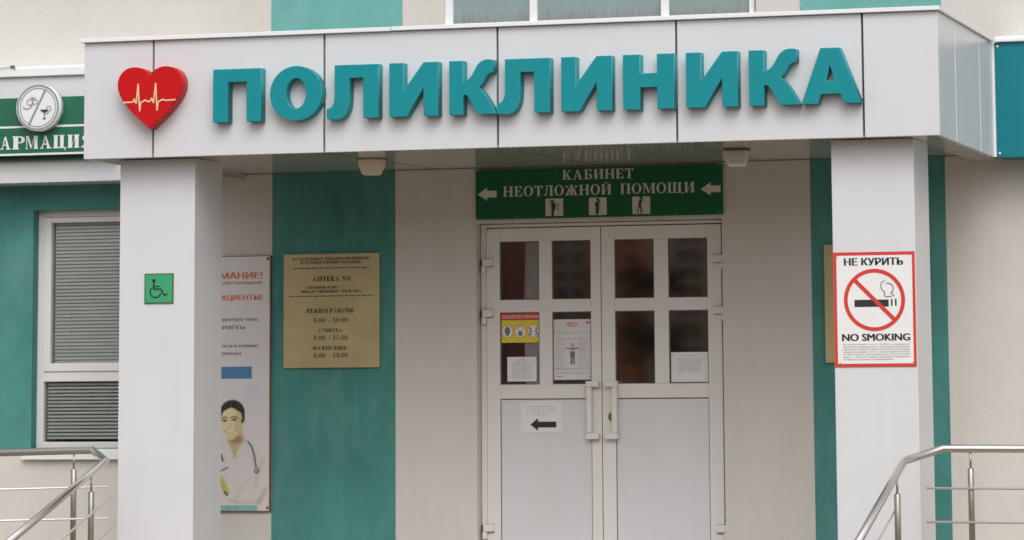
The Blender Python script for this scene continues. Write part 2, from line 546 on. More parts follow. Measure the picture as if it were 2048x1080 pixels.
# serif capitals drawn from stems, hairlines and bowls (cap height 1)
def serif_glyph(ch, s=.20, t=.065, f=.07, e=.05):
    P = []
    r = lambda a, b, c, d: P.append(rect(a, b, c, d))
    def S(x, top=True, bot=True, wd=None):
        q = wd or s
        r(x, x + q, 0, 1)
        if bot: r(x - f, x + q + f, 0, e)
        if top: r(x - f, x + q + f, 1 - e, 1)
    def pol(*p): P.append(list(p))
    a = f
    if ch == 'Н': S(a); S(a + .52); r(a + s, a + .52, .47, .47 + t); wd = a + .52 + s + f
    elif ch == 'П': S(a); S(a + .52); r(a + s, a + .52, 1 - t, 1); wd = a + .52 + s + f
    elif ch in 'ИЙ':
        S(a); S(a + .52); pol((a + s, .10), (a + s, .22), (a + .52, .90), (a + .52, .78)); wd = a + .52 + s + f
        if ch == 'Й': P.extend(ringp(a + .36, 1.22, .16, .16, .06, .07, 190, 350, 8))
    elif ch == 'Т':
        r(.26, .26 + s, 0, 1); r(.26 - f, .26 + s + f, 0, e); r(0, .72, 1 - t, 1)
        pol((0, 1), (0, .70), (.04, .70), (.13, 1 - t)); pol((.72, 1), (.72, .70), (.68, .70), (.59, 1 - t)); wd = .72
    elif ch == 'Е':
        S(a); r(a + s, a + .56, 1 - t, 1); r(a + s, a + .58, 0, t); r(a + s, a + .40, .48, .48 + t)
        pol((a + .56, 1), (a + .56, .72), (a + .52, .72), (a + .42, 1 - t)); pol((a + .58, 0), (a + .62, .30), (a + .57, .30), (a + .42, t)); r(a + .36, a + .41, .36, .66); wd = a + .63
    elif ch == 'Б':
        S(a); r(a + s, a + .56, 1 - t, 1); pol((a + .56, 1), (a + .56, .72), (a + .52, .72), (a + .42, 1 - t))
        P.extend(ringp(a + s + .1, .28, .33, .28, .2, t, -90, 90, 10)); r(a + s, a + s + .1, 0, t); r(a + s, a + s + .1, .56 - t, .56); wd = a + .66
    elif ch == 'В':
        S(a); P.extend(ringp(a + s + .1, .27, .33, .27, .2, t, -90, 90, 10)); P.extend(ringp(a + s + .08, .77, .28, .23, .19, t, -90, 90, 10))
        for q in (0, .52, 1 - t): r(a + s, a + s + .1, q, q + t)
        wd = a + .66
    elif ch == 'Р':
        S(a); P.extend(ringp(a + s + .1, .73, .32, .27, .2, t, -90, 90, 10)); r(a + s, a + s + .1, 1 - t, 1); r(a + s, a + s + .1, .46, .46 + t); wd = a + .65
    elif ch == 'А':
        pol((.10, 0), (.17, 0), (.45, 1), (.36, 1)); pol((.36, 1), (.47, 1), (.80, 0), (.58, 0)); r(.22, .62, .30, .30 + t); r(0, .26, 0, e); r(.50, .90, 0, e); wd = .9
    elif ch == 'Л':
        r(.52, .52 + s, 0, 1); r(.52 - f, .52 + s + f, 0, e); r(.16, .52 + s + f, 1 - e, 1); r(.24, .52, 1 - t, 1)
        pol((.24, 1), (.31, 1), (.27, .30), (.20, .10), (.12, 0), (.06, 0), (.0, .07), (.03, .15), (.10, .13), (.17, .30)); wd = .52 + s + f
    elif ch == 'К':
        S(a); pol((a + s, .44), (a + s, .52), (a + .46, .86), (a + .53, .80)); P.append(ell(a + .53, .87, .08, .10, 10))
        pol((a + s + .03, .50), (a + s + .17, .60), (a + .68, .0), (a + .44, 0)); r(a + .38, a + .74, 0, e); wd = a + .74
    elif ch == 'Ж':
        S(.45); 
        pol((.45, .46), (.45, .55), (.20, .86), (.13, .80)); pol((.65, .46), (.65, .55), (.90, .86), (.97, .80)); P.append(ell(.13, .87, .08, .1, 10)); P.append(ell(.97, .87, .08, .1, 10))
        pol((.42, .50), (.30, .60), (.05, 0), (.26, 0)); pol((.68, .50), (.80, .60), (1.05, 0), (.84, 0)); r(0, .31, 0, e); r(.79, 1.1, 0, e); wd = 1.1
    elif ch == 'О': P.extend(ringp(.40, .5, .40, .52, .19, .06, 0, 360, 26)); wd = .80
    elif ch == 'С':
        P.extend(ringp(.40, .5, .40, .52, .19, .06, 42, 318, 22)); pol((.66, .98), (.72, .98), (.72, .66), (.68, .66)); wd = .74
    elif ch == 'М':
        S(.08, wd=.07); pol((.10, 1), (.29, 1), (.56, .18), (.48, .0)); pol((.48, 0), (.55, .12), (.84, 1), (.78, 1)); S(.78); wd = .78 + s + f
    elif ch in 'ЩШЦ':
        n = 2 if ch == 'Ц' else 3
        for i in range(n): S(a + .42 * i * (1.2 if n == 2 else 1))
        wd = a + .42 * (n - 1) * (1.2 if n == 2 else 1) + s + f
        r(a, wd - f, 0, t)
        if ch != 'Ш': pol((wd - f - .02, t), (wd + .10, t), (wd + .10, -.18), (wd + .06, -.18), (wd - .02, 0)); wd += .1
    elif ch == 'Я':
        S(.46); P.extend(ringp(.40, .73, .32, .27, .2, t, 90, 270, 10)); r(.36, .46, 1 - t, 1); r(.36, .46, .46, .46 + t)
        pol((.30, .50), (.46, .50), (.22, 0), (.06, 0)); r(0, .26, 0, e); wd = .46 + s + f
    elif ch == 'Ф':
        S(.36); P.extend(ringp(.46, .5, .46, .30, .19, .06, 0, 360, 24)); wd = .92
    elif ch == 'Г':
        S(a); r(a + s, a + .54, 1 - t, 1); pol((a + .54, 1), (a + .54, .68), (a + .50, .68), (a + .40, 1 - t)); wd = a + .56
    elif ch == 'Д':
        r(.55, .55 + s, 0, 1); r(.18, .55 + s + f, 1 - e, 1); r(0, .86, 0, t); pol((.26, 1), (.33, 1), (.28, .4), (.18, t), (.10, t)); r(0, .05, -.2, t); r(.81, .86, -.2, t); wd = .88
    elif ch == 'У':
        pol((.0, 1), (.24, 1), (.50, .34), (.40, .24)); pol((.62, 1), (.69, 1), (.40, .12), (.28, 0), (.14, 0), (.14, .12), (.30, .12)); r(0, .30, 1 - e, 1); r(.54, .76, 1 - e, 1); wd = .76
    elif ch in 'ЬЫ':
        S(a); P.extend(ringp(a + s + .1, .28, .32, .28, .2, t, -90, 90, 10)); r(a + s, a + s + .1, 0, t); r(a + s, a + s + .1, .56 - t, .56); wd = a + .63
        if ch == 'Ы': S(a + .74); wd = a + .74 + s + f
    elif ch == 'З':
        P.extend(ringp(.26, .27, .34, .27, .2, t, -150, 90, 12)); P.extend(ringp(.26, .77, .30, .23, .19, t, -90, 150, 12)); wd = .6
    elif ch == 'Ю':
        S(a); r(a + s, a + .36, .47, .47 + t); P.extend(ringp(a + .66, .5, .34, .5, .18, .06, 0, 360, 22)); wd = a + 1.0
    elif ch == '0': P.extend(ringp(.28, .5, .28, .5, .16, .06, 0, 360, 20)); wd = .56
    elif ch == '1': r(.2, .38, 0, 1); r(.1, .48, 0, e); pol((.2, 1), (.2, .90), (.06, .82), (.06, .88)); wd = .56
    elif ch == '4': r(.33, .50, 0, 1); r(0, .58, .22, .34); pol((.33, 1), (.42, 1), (.08, .30), (0, .34)); wd = .58
    elif ch == '5': P.extend(ringp(.22, .32, .34, .32, .17, .07, -140, 110, 14)); r(.10, .52, .86, 1); r(.10, .17, .5, 1); wd = .56
    elif ch == '8': P.extend(ringp(.28, .26, .28, .26, .15, .06, 0, 360, 18)); P.extend(ringp(.28, .75, .25, .25, .13, .06, 0, 360, 18)); wd = .56
    elif ch == '9': P.extend(ringp(.27, .66, .27, .34, .15, .06, 0, 360, 18)); pol((.54, .66), (.38, .6), (.10, .05), (.16, .0), (.40, .2)); wd = .56
    elif ch == '№':
        S(a, wd=.07); pol((a - .04, 1), (a + .16, 1), (a + .5, 0), (a + .42, 0)); S(a + .45, wd=.07); P.extend(ringp(a + .76, .62, .16, .26, .08, .05, 0, 360, 14)); r(a + .62, a + .92, .22, .28); wd = a + .93
    elif ch == '.': P.append(ell(.1, .1, .1, .1, 10)); wd = .2
    elif ch == ':': P.append(ell(.1, .1, .1, .1, 10)); P.append(ell(.1, .6, .1, .1, 10)); wd = .2
    elif ch == '-': r(.02, .34, .34, .44); wd = .36
    elif ch in '«»': r(.0, .3, .35, .6); wd = .3
    else: wd = .32
    return P, wd


def serif_bm(lines, y, bm=None, track=.10, **kw):
    """lines = (string, x, z_baseline, cap_height, width, align)"""
    bm = bm or BM()
    for s, x, z, h, wd, al in lines:
        gl = []; cx = 0
        for c in s:
            P, g = serif_glyph(c, **kw)
            gl.append((P, cx)); cx += g + track
        cx -= track
        sx = wd / cx if wd else h
        ox = x - (cx * sx / 2 if al == 'C' else cx * sx if al == 'R' else 0)
        for P, o in gl:
            sheet([[(ox + (o + a) * sx, z + b * h) for a, b in p] for p in P], y, bm=bm)
    return bm


def scribble(x0, x1, rows, h, y, bm=None, centre=False, seed=1):
    """rows of print too small to read: broken dark runs along each line"""
    rnd = random.Random(seed)
    P = []
    for z, fr in rows:
        wd = (x1 - x0) * fr
        a = (x0 + x1) / 2 - wd / 2 if centre else x0
        e_ = a + wd
        while a < e_ - .004:
            l = min(rnd.uniform(.018, .06), e_ - a)
            P.append(rect(a, a + l, z, z + h))
            a += l + .008
    return sheet(P, y, bm=bm, step=0)


# ------------------------------------------------------------------ key dimensions (metres; wall of the entrance portal at y = 0)
FY, KY, BY, WY, UY = -2.2298, -2.053, -.3102, 0.0, 0.0
CL, CR, CB, CT = -1.924, 3.447, 2.540, 3.264
CS = 2.580          # the soffit lies 4 cm higher than the rim of the canopy
WALL_L, WALL_R = -9.0, 9.0

# ------------------------------------------------------------------ ground, platform, steps
tag(obj("ground", sheet([], 0) if False else B1(-200, 200, -260, 40, -.95, -.65), M['asphalt']), None, None, kind='structure')
tag(obj("pavement", B1(-12, 14, -12, -.001, -.645, -.60), M['concrete']), None, None, kind='structure')
pb = B1(-7, 8, -2.60, -.001, -.6, 0)
tag(obj("entrance_platform", pb, M['tile']), None, None, kind='structure')
sb = BM()
for i in range(4):
    box(sb, -1.68, 3.40, -2.60 - .40 * (i + 1), -2.603 - .40 * i, -.596, -.12 * (i + 1))
tag(obj("entrance_steps", sb, M['tile']), None, None, kind='structure')

# ------------------------------------------------------------------ the clinic building
bld = thing("clinic_building", "white and teal rendered clinic building behind the entrance canopy, with double door and windows", "building", (0, .6, -.6))
win_hole = (-3.276, -2.16, .742, 2.370)
door_hole = (-.072, 1.606, -.01, 2.212)
up_hole = (-.292, 1.849, 3.540, 5.2)
obj("wall", wallbox(WALL_L, WALL_R, 0, .4, -.64, 7.5, [win_hole, door_hole, up_hole]), M['stucco'], bld)
# teal field of render round the pharmacy window, 3 mm proud, carried round into the reveals
tf = wallbox(WALL_L, -2.115, -.003, .0835, .735, 2.58, [(win_hole[0] + .003, win_hole[1] - .003, .742, win_hole[3] - .003)])
obj("painted_field", tf, M['teal'], bld)
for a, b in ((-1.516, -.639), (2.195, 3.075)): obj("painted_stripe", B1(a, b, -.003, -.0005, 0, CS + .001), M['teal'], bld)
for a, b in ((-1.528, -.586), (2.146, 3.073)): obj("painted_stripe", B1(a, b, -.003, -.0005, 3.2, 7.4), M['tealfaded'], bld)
# fascia bands either side of the canopy
obj("fascia_band", B1(WALL_L, CL - .001, BY, -.004, CB, 3.262), M['panel'], bld)
tb = BM()
box(tb, CR + .016, 5.02, BY, -.004, CB, 3.262); box(tb, 5.03, WALL_R, BY, -.004, CB, 3.262)
obj("fascia_band", tb, M['tealpanel'], bld)
obj("corner_strip", B1(CR - .004, CR + .015, BY - .012, BY + .02, CB + .002, 3.262), M['trim'], bld)
for x in (CR + .035, 4.98, 5.07):
    for z in (2.565, 3.240): obj("rivet", tube(BM(), [(x, BY - .0005, z), (x, BY - .005, z)], .0075, 10), M['trim'], bld)
def flashing(x0, x1, z0, z1):
    bm = box(BM(), x0, x1, BY - .03, UY - .004, z0, z1 - .012, bev=.006)
    box(bm, x0, x1, BY + .0, UY - .002, z1 - .0115, z1, bev=.002)
    return obj("flashing", bm, M['trim'], bld)
flashing(WALL_L, CL - .02, 3.264, 3.336)
flashing(CR + .02, WALL_R, 3.264, 3.303)
# pharmacy window
wy = WY + .085
fr = BM()
x0, x1, z0, z1 = win_hole
for a, b, c, d in ((x0, x0 + .052, z0, z1), (x1 - .052, x1, z0, z1), (x0 + .052, x1 - .052, z1 - .047, z1), (x0 + .052, x1 - .052, z0, z0 + .043), (x0 + .052, x1 - .052, 1.195, 1.262)):
    box(fr, a, b, wy, wy + .07, c, d, bev=.004)
wfr = obj("window_frame", fr, M['pvc'], bld)
sash = BM()
a0, a1, c0, c1 = x0 + .054, x1 - .054, 1.264, z1 - .049
for a, b, c, d in ((a0, a0 + .048, c0, c1), (a1 - .048, a1, c0, c1), (a0 + .048, a1 - .048, c1 - .036, c1), (a0 + .048, a1 - .048, c0, c0 + .056)):
    box(sash, a, b, wy - .010, wy + .06, c, d, bev=.004)
obj("sash", sash, M['pvc'], wfr)
obj("pane", B1(a0 + .048, a1 - .048, wy + .02, wy + .024, c0 + .056, c1 - .036), M['window_glass'], wfr)
obj("pane", B1(x0 + .052, x1 - .052, wy + .03, wy + .034, z0 + .043, 1.195), M['window_glass'], wfr)
def blind(xa, xb, za, zb, y, tilt):
    bm = BM()
    z = zb - .012
    while z > za + .008:
        dy, dz = .0125 * math.cos(R(tilt)), .0125 * math.sin(R(tilt))
        jit = random.uniform(-.0004, .0004)
        vs = [bm.verts.new(p) for p in ((xa, y - dy, z - dz + jit), (xb, y - dy, z - dz + jit), (xb, y, z + .0015), (xa, y, z + .0015), (xb, y + dy, z + dz), (xa, y + dy, z + dz))]
        bm.faces.new((vs[0], vs[1], vs[2], vs[3])); bm.faces.new((vs[3], vs[2], vs[4], vs[5]))
        z -= .0243
    for x in (xa + .12, xb - .12): tube(bm, [(x, y - .012, za), (x, y - .012, zb)], .0012, 6)
    return obj("blind", bm, M['slat'], wfr)
blind(a0 + .055, a1 - .055, c0 + .05, c1 - .03, wy + .050, 60)
blind(x0 + .06, x1 - .06, z0 + .045, 1.19, wy + .055, 44)
obj("window_sill", box(box(BM(), x0 - .05, x1 + .03, WY - .045, WY + .08, .706, .738, bev=.004), x0 - .05, x1 + .03, WY - .047, WY - .042, .668, .712), M['trim'], bld)
rm = BM()     # dim room behind the window
box(rm, x0 - .5, x1 + .3, WY + 2.5, WY + 2.6, 0, 2.9); box(rm, x0 - .6, x0 - .5, WY + .42, WY + 2.5, 0, 2.9); box(rm, x1 + .3, x1 + .4, WY + .42, WY + 2.5, 0, 2.9)
box(rm, x0 - .5, x1 + .3, WY + .42, WY + 2.5, -.1, 0); box(rm, x0 - .5, x1 + .3, WY + .42, WY + 2.5, 2.9, 3.0)
obj("room_shell", rm, mat("room_wall", (.28, .27, .24), rough=.9), bld)
# upper window
uf = BM()
ux0, ux1, uz0, uz1 = up_hole
ug = UY + .045
for a, b in ((ux0, ux0 + .055), (.300, .352), (1.205, 1.259), (ux1 - .047, ux1)): box(uf, a, b, UY + .02, UY + .09, uz0 + .012, uz1, bev=.004)
for a, b in ((ux0 + .055, .300), (.352, 1.205), (1.259, ux1 - .047)):
    box(uf, a, b, UY + .021, UY + .089, uz1 - .05, uz1, bev=.004)
box(uf, ux0, ux1, UY - .015, UY + .088, uz0 - .03, uz0 + .010, bev=.004)
ufo = obj("window_frame", uf, M['trim'], bld)
for a, b in ((ux0 + .055, .300), (.352, 1.205), (1.259, ux1 - .047)):
    obj("pane", B1(a, b, ug, ug + .006, uz0 + .006, uz1 - .05), M['upper_glass'], ufo)
obj("gasket", B1(ux1 - .004, ux1 + .003, UY - .004, UY + .02, uz0 + .02, uz1), M['seam'], ufo)
ur = BM()
box(ur, ux0 - .3, ux1 + .3, UY + 1.4, UY + 1.5, 3.3, 5.4); obj("room_shell", ur, M['dark'], bld)

# ------------------------------------------------------------------ entrance door (part of the building)
DY = .08
df = BM()
hx0, hx1, hz1 = -.068, 1.602, 2.208
for a, b, c, d in ((hx0, -.029, .0, hz1), (1.580, hx1, .0, hz1), (-.029, 1.580, 2.186, hz1)): box(df, a, b, DY + .008, DY + .09, c, d, bev=.003)
dfr = obj("door_frame", df, M['pvc'], bld)
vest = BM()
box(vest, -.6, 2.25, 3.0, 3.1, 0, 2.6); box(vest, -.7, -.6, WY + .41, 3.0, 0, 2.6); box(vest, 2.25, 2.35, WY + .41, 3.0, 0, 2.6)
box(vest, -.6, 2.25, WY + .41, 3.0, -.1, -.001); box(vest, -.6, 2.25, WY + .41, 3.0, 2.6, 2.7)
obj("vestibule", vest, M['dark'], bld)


def pane_bm(xa, xb, za, zb, y, tilt, sh=.0005, sv=.0018, n=14):
    """sealed glass unit: slightly bellied out and not perfectly square to the door"""
    bm = BM()
    g = []
    for j in range(n + 1):
        row = []
        for i in range(n + 1):
            u, v = -1 + 2 * i / n, -1 + 2 * j / n
            x = (xa + xb) / 2 + u * (xb - xa) / 2
            z = (za + zb) / 2 + v * (zb - za) / 2
            row.append(bm.verts.new((x, y - sh * (1 - u * u) - sv * (1 - v * v) + tilt * u * (xb - xa) / 2, z)))
        g.append(row)
    for j in range(n):
        for i in range(n):
            bm.faces.new((g[j][i], g[j][i + 1], g[j + 1][i + 1], g[j + 1][i])).smooth = True
    return bm


def leaf(xa, xb, cols, hinge_x, handle):
    """one door leaf: stiles and rails, four panes, lower panel, handle, three hinges"""
    bm = BM()
    zt, zb = 2.180, .012
    p = [xa, cols[0], cols[1], cols[2], cols[3], xb]
    zr = [(zb, .12), (1.057, 1.149), (1.624, 1.706), (2.093, zt)]
    box(bm, xa, p[1], DY, DY + .06, zb, zt, bev=.003)
    box(bm, p[4], xb, DY, DY + .06, zb, zt, bev=.003)
    box(bm, p[2], p[3], DY + .0004, DY + .06, 1.149, 2.093, bev=.003)
    for c, d in zr: box(bm, p[1], p[4], DY + .0008, DY + .059, c, d, bev=.003)
    lf = obj("door_leaf", bm, M['pvc'], bld)
    obj("lower_panel", box(BM(), p[1] + .001, p[4] - .001, DY + .012, DY + .05, .121, 1.056), M['pvcgrey'], lf)
    gk = BM()
    for a, b in ((p[1], p[2]), (p[3], p[4])):
        for c, d in ((1.149, 1.624), (1.706, 2.093)):
            for q in ((a, a + .005, c, d), (b - .005, b, c, d), (a + .005, b - .005, c, c + .005), (a + .005, b - .005, d - .005, d)):
                box(gk, q[0], q[1], DY + .006, DY + .03, q[2], q[3])
    for q in ((p[1] + .001, p[1] + .005), (p[4] - .005, p[4] - .001)): box(gk, q[0], q[1], DY + .009, DY + .0118, .122, 1.05)
    box(gk, p[1] + .005, p[4] - .005, DY + .009, DY + .0118, 1.050, 1.0555)
    obj("gasket", gk, M['seam'], lf)
    return lf


leafL = leaf(-.026, .7600, (.065, .337, .426, .692), 0, 0)
leafR = leaf(.7650, 1.577, (.855, 1.123, 1.219, 1.484), 0, 0)
tilts = {(.065, .337): -.017, (.426, .692): -.008, (.855, 1.123): .0, (1.219, 1.484): .010}
for lf, prs in ((leafL, ((.065, .337), (.426, .692))), (leafR, ((.855, 1.123), (1.219, 1.484)))):
    for a, b in prs:
        for c, d in ((1.149, 1.624), (1.706, 2.093)):
            obj("pane", pane_bm(a + .005, b - .005, c + .005, d - .005, DY + .020, tilts[(a, b)] + random.uniform(-.001, .001)), M['door_glass'], lf)
# handles: two brackets and an upright grip
for lf, xa, xb, ga, gb in ((leafL, .664, .752, .668, .703), (leafR, .794, .878, .839, .875)):
    h = BM()
    box(h, xa, xb, DY - .055, DY - .0005, 1.128, 1.168, bev=.006)
    box(h, xa, xb, DY - .055, DY - .0005, .790, .829, bev=.006)
    box(h, ga, gb, DY - .052, DY - .022, .829, 1.128, bev=.007)
    obj("handle", h, M['pvc'], lf)
lk = tube(BM(), [(.818, DY - .001, .936), (.818, DY - .006, .936)], .013, 16)
for v in lk.verts: v.co.z = .936 + (v.co.z - .936) * 2.1
obj("lock", lk, mat("tarnished_brass", (.20, .15, .07), rough=.4, metal=.8), leafR)
for lf, bx, sgn in ((leafL, -.056, 1), (leafR, 1.606, -1)):
    for z in (1.955, 1.620, .215):
        h = BM()
        lo, hi = sorted((bx, bx + sgn * .030)); box(h, lo, hi, DY - .025, DY + .0075, z - .072, z - .026, bev=.003)
        lo, hi = sorted((bx + sgn * .004, bx + sgn * .078)); box(h, lo, hi, DY - .022, DY - .0005, z - .024, z + .024, bev=.003)
        hg = obj("hinge", h, M['pvc'], lf)
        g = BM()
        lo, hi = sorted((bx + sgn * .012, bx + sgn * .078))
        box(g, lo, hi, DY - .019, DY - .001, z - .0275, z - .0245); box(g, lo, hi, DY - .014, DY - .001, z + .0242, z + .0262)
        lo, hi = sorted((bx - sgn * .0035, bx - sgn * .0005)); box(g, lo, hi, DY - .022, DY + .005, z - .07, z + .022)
        obj("hinge_gap_shade", g, M['seam'], lf)  # dark strips: the shade round each hinge plate, put in as colour
tag(obj("curtain", (lambda bm: ([bm.faces.new(q) for q in [[bm.verts.new((.235 + .0035 * i + .012 * math.sin(z * 3), .112 + .004 * math.sin(i * 1.3), z)) for i, z in ((k, 2.12), (k, 1.6), (k, 1.12))] + [bm.verts.new((.235 + .0035 * i + .012 * math.sin(z * 3), .112 + .004 * math.sin(i * 1.3), z)) for i, z in ((k + 1, 1.12), (k + 1, 1.6), (k + 1, 2.12))] for k in range(40)]], bm)[1])(BM()), M['curtain']),
    "white curtain hanging behind the leftmost glass panes of the door", "curtain")

# ------------------------------------------------------------------ canopy
can = thing("entrance_canopy", "flat white panelled canopy over the clinic entrance carrying large teal letters", "canopy", (.6, FY, CB))
seams = [CL, -1.461, -.336, .771, 1.880, 3.001, CR]
for a, b in zip(seams, seams[1:]):
    l = a + (.0065 if a != CL else 0); r_ = b - (.0065 if b != CR else 0)
    obj("front_panel", box(BM(), l, r_, FY, FY + .03, CB, CT, bev=.003), M['panel'], can)
obj("backing", B1(CL + .02, CR - .035, FY + .032, FY + .06, CB + .01, CT), M['gap'], can)
ys = [FY + .0325, -1.661, -.804, BY - .013]
for a, b in zip(ys, ys[1:]):
    obj("side_panel", box(BM(), CR - .03, CR, a + .002, b - .002, CB, CT, bev=.002), M['panel'], can)
    if b != ys[-1]: obj("joint_strip", B1(CR - .004, CR + .0015, b - .004, b + .004, CB + .002, CT), M['trim'], can)
obj("side_panel", box(BM(), CL, CL + .03, FY + .0325, BY - .001, CB, CT, bev=.002), M['panel'], can)
SL, SR = -1.727, 3.254
for a, b in ((SR, CR - .031), (CL + .031, SL)): obj("rim", B1(a, b, FY + .031, -.004, CB + .001, CS + .03), M['rim'], can)
soffit_z = lambda y: CB + .001 + (CS - CB) * (y - FY) / -FY      # the soffit falls 4 cm from the wall to the front edge
def sloped(bm):
    for v in bm.verts: v.co.z += soffit_z(v.co.y)
    return bm
so_ = BM()
xe = [SL + .001] + seams[2:-1] + [SR - .001]
for a, b in zip(xe, xe[1:]): box(so_, a + (.002 if a != xe[0] else 0), b - (.002 if b != xe[-1] else 0), FY + .031, -.004, 0, .02)
obj("soffit", sloped(so_), M['soffit'], can)
for x in seams[2:-1]: obj("soffit_joint", sloped(box(BM(), x - .0018, x + .0018, FY + .032, -.01, -.0012, -.0002)), M['gap'], can)
obj("dirt_line", B1(SL + .002, SR - .002, -.0052, -.0032, CS - .0035, CS - .0005), M['dirt'], can)
cp = BM()
box(cp, CL - .016, .100, FY - .030, FY + .10, CT + .001, CT + .0265, bev=.003)
box(cp, .104, CR + .018, FY - .030, FY + .10, CT + .0025, CT + .0275, bev=.003)
box(cp, CR - .10, CR + .018, FY + .1005, BY - .035, CT + .001, CT + .0265, bev=.003)
box(cp, CL - .016, CL + .10, FY + .1005, BY - .035, CT + .001, CT + .0265, bev=.003)
obj("cap_trim", cp, M['trim'], can)
obj("roof_deck", B1(CL + .02, CR - .035, FY + .101, UY - .002, CT - .01, CT + .004), M['gap'], can)

for x0_, x1_, lab in ((-1.752, -1.251, "left white panelled column of the canopy, carrying the green wheelchair sign"), (2.767, 3.257, "right white panelled column of the canopy, carrying the no smoking sign")):
    cb = BM()
    box(cb, x0_, x1_, KY, KY + .4645, .001, CB + .0005, bev=.004)
    tag(obj("column", cb, M['panel']), lab, "column", "columns carrying the canopy")

# ------------------------------------------------------------------ big lettering
Q = lambda p, c, q, n=6: [((1 - t) ** 2 * p[0] + 2 * t * (1 - t) * c[0] + t * t * q[0], (1 - t) ** 2 * p[1] + 2 * t * (1 - t) * c[1] + t * t * q[1]) for t in [i / n for i in range(n + 1)]]
K_OUT = [(0, 0), (.30, 0), (.30, .37)] + Q((.30, .37), (.37, .38), (.42, .30), 4)[1:] + [(.585, .03), (.66, 0), (1, 0), (.98, .02)] + Q((.98, .02), (.78, .40), (.62, .50), 5)[1:] + Q((.62, .50), (.70, .54), (.76, .66), 4)[1:] + Q((.76, .66), (.80, .76), (.94, .775), 4)[1:] + [(.94, 1.0)] + Q((.94, 1.0), (.66, 1.06), (.55, .84), 6)[1:] + Q((.55, .84), (.44, .62), (.30, .62), 5)[1:] + [(.30, 1), (0, 1)]
GL = {
    'П': [[(0, 0), (.315, 0), (.315, .755), (.70, .755), (.70, 0), (1, 0), (1, 1), (0, 1)]],
    'О': [ell(.5, .5, .5, .515, 44), ell(.5, .5, .195, .285, 36)[::-1]],
    'Л': [[(.0, .185)] + Q((.0, .185), (.155, .19), (.155, .42), 5)[1:] + [(.155, 1), (1, 1), (1, 0), (.705, 0), (.705, .755), (.445, .755), (.445, .40)] + Q((.445, .40), (.44, .0), (.20, -.02), 8)[1:] + [(.0, 0)]],
    'И': [[(0, 0), (.36, 0), (.70, .535), (.70, 0), (1, 0), (1, 1), (.70, 1), (.29, .475), (.29, 1), (0, 1)]],
    'К': [K_OUT],
    'Н': [[(0, 0), (.335, 0), (.335, .40), (.665, .40), (.665, 0), (1, 0), (1, 1), (.665, 1), (.665, .655), (.335, .655), (.335, 1), (0, 1)]],
    'А': [[(0, 0), (.275, 0), (.33, .175), (.65, .175), (.715, 0), (1, 0), (.65, 1), (.33, 1)], [(.40, .405), (.485, .70), (.565, .405)]],
}
sgn_ = thing("lettering_sign", "large teal raised letters spelling ПОЛИКЛИНИКА along the canopy front", "sign", (.98, FY, 2.737))
for ch, a, b in (('П', -1.031, -.716), ('О', -.658, -.320), ('Л', -.291, .043), ('И', .111, .423), ('К', .492, .789), ('Л', .791, 1.124), ('И', 1.193, 1.506), ('Н', 1.574, 1.888), ('И', 1.959, 2.272), ('К', 2.339, 2.644), ('А', 2.651, 3.006)):
    ol = [[(a + u * (b - a), 2.737 + v * .325) for u, v in o] for o in GL[ch]]
    solid("letter", ol, FY - .083, FY - .004, M['letter'], sgn_, bev=.0018, edge=[M['letterhighlight'], M['letterside']])

# heart
ht = thing("heart_sign", "red raised heart with a cream heartbeat line on the canopy front", "sign", (-1.440, FY, 2.708))
def bez(p, a, b, q, n=10): return [tuple((1 - t) ** 3 * p[k] + 3 * t * (1 - t) ** 2 * a[k] + 3 * t * t * (1 - t) * b[k] + t ** 3 * q[k] for k in (0, 1)) for t in [i / n for i in range(n + 1)]]
half = bez((0, 0), (.10, .11), (.50, .43), (.50, .71)) + bez((.50, .71), (.50, .88), (.40, 1.0), (.245, 1.0))[1:] + bez((.245, 1.0), (.12, 1.0), (.035, .93), (0, .85))[1:]
hol = [(x, z) for x, z in half] + [(-x, z) for x, z in half[::-1][1:-1]]
HC, HZ, HW, HH = -1.441, 2.708, .428, .384
solid("heart_body", [[(HC + x * HW, HZ + z * HH) for x, z in hol]], FY - .105, FY - .004, M['red'], ht, bev=.002)
ez = lambda x, y: (-1.656 + (x - 297) * (.428 / 693), 2.877 + (505 - y) * (.428 / 693) * .92)
ecg = [ez(*p) for p in ((362, 508), (462, 508), (476, 492), (486, 472), (494, 510), (505, 520), (523, 312), (542, 605), (553, 515), (575, 505), (600, 488), (616, 500), (640, 508), (655, 502), (672, 472), (682, 500), (692, 520), (713, 312), (730, 605), (743, 510), (765, 502), (790, 487), (812, 498), (830, 500), (925, 495))]
obj("heartbeat_line", sheet(stroke(ecg, .0095), FY - .1075), M['cream'], ht)

# ------------------------------------------------------------------ pharmacy sign on the left band
ph = thing("pharmacy_sign", "green pharmacy sign board with white lettering on the left fascia", "sign", (-3.35, BY, 2.69))
SY = BY - .10
obj("board", box(BM(), -5.3, -2.5, SY, BY - .001, 2.717, 3.112, bev=.003), M['pharmgreen'], ph)
obj("lower_rail", B1(-5.3, -2.5, SY + .055, BY - .0015, 2.688, 2.7165), M['darkgreen'], ph)
for a in (2.906, 2.719): obj("white_line", sheet([rect(-5.3, -2.5, a, a + .0135)], SY - .0015), M['white'], ph)
bm = BM()
for ch, xc, wd in (('Ф', -3.400, .110), ('А', -3.301, .078), ('Р', -3.208, .086), ('М', -3.107, .095), ('А', -3.003, .084), ('Ц', -2.903, .092), ('И', -2.800, .088), ('Я', -2.700, .086)):
    obj("letter", serif_bm([(ch, xc, 2.761, .089, wd, 'C')], SY - .0025, s=.29, t=.085, f=.06, e=.08), M['white'], ph)

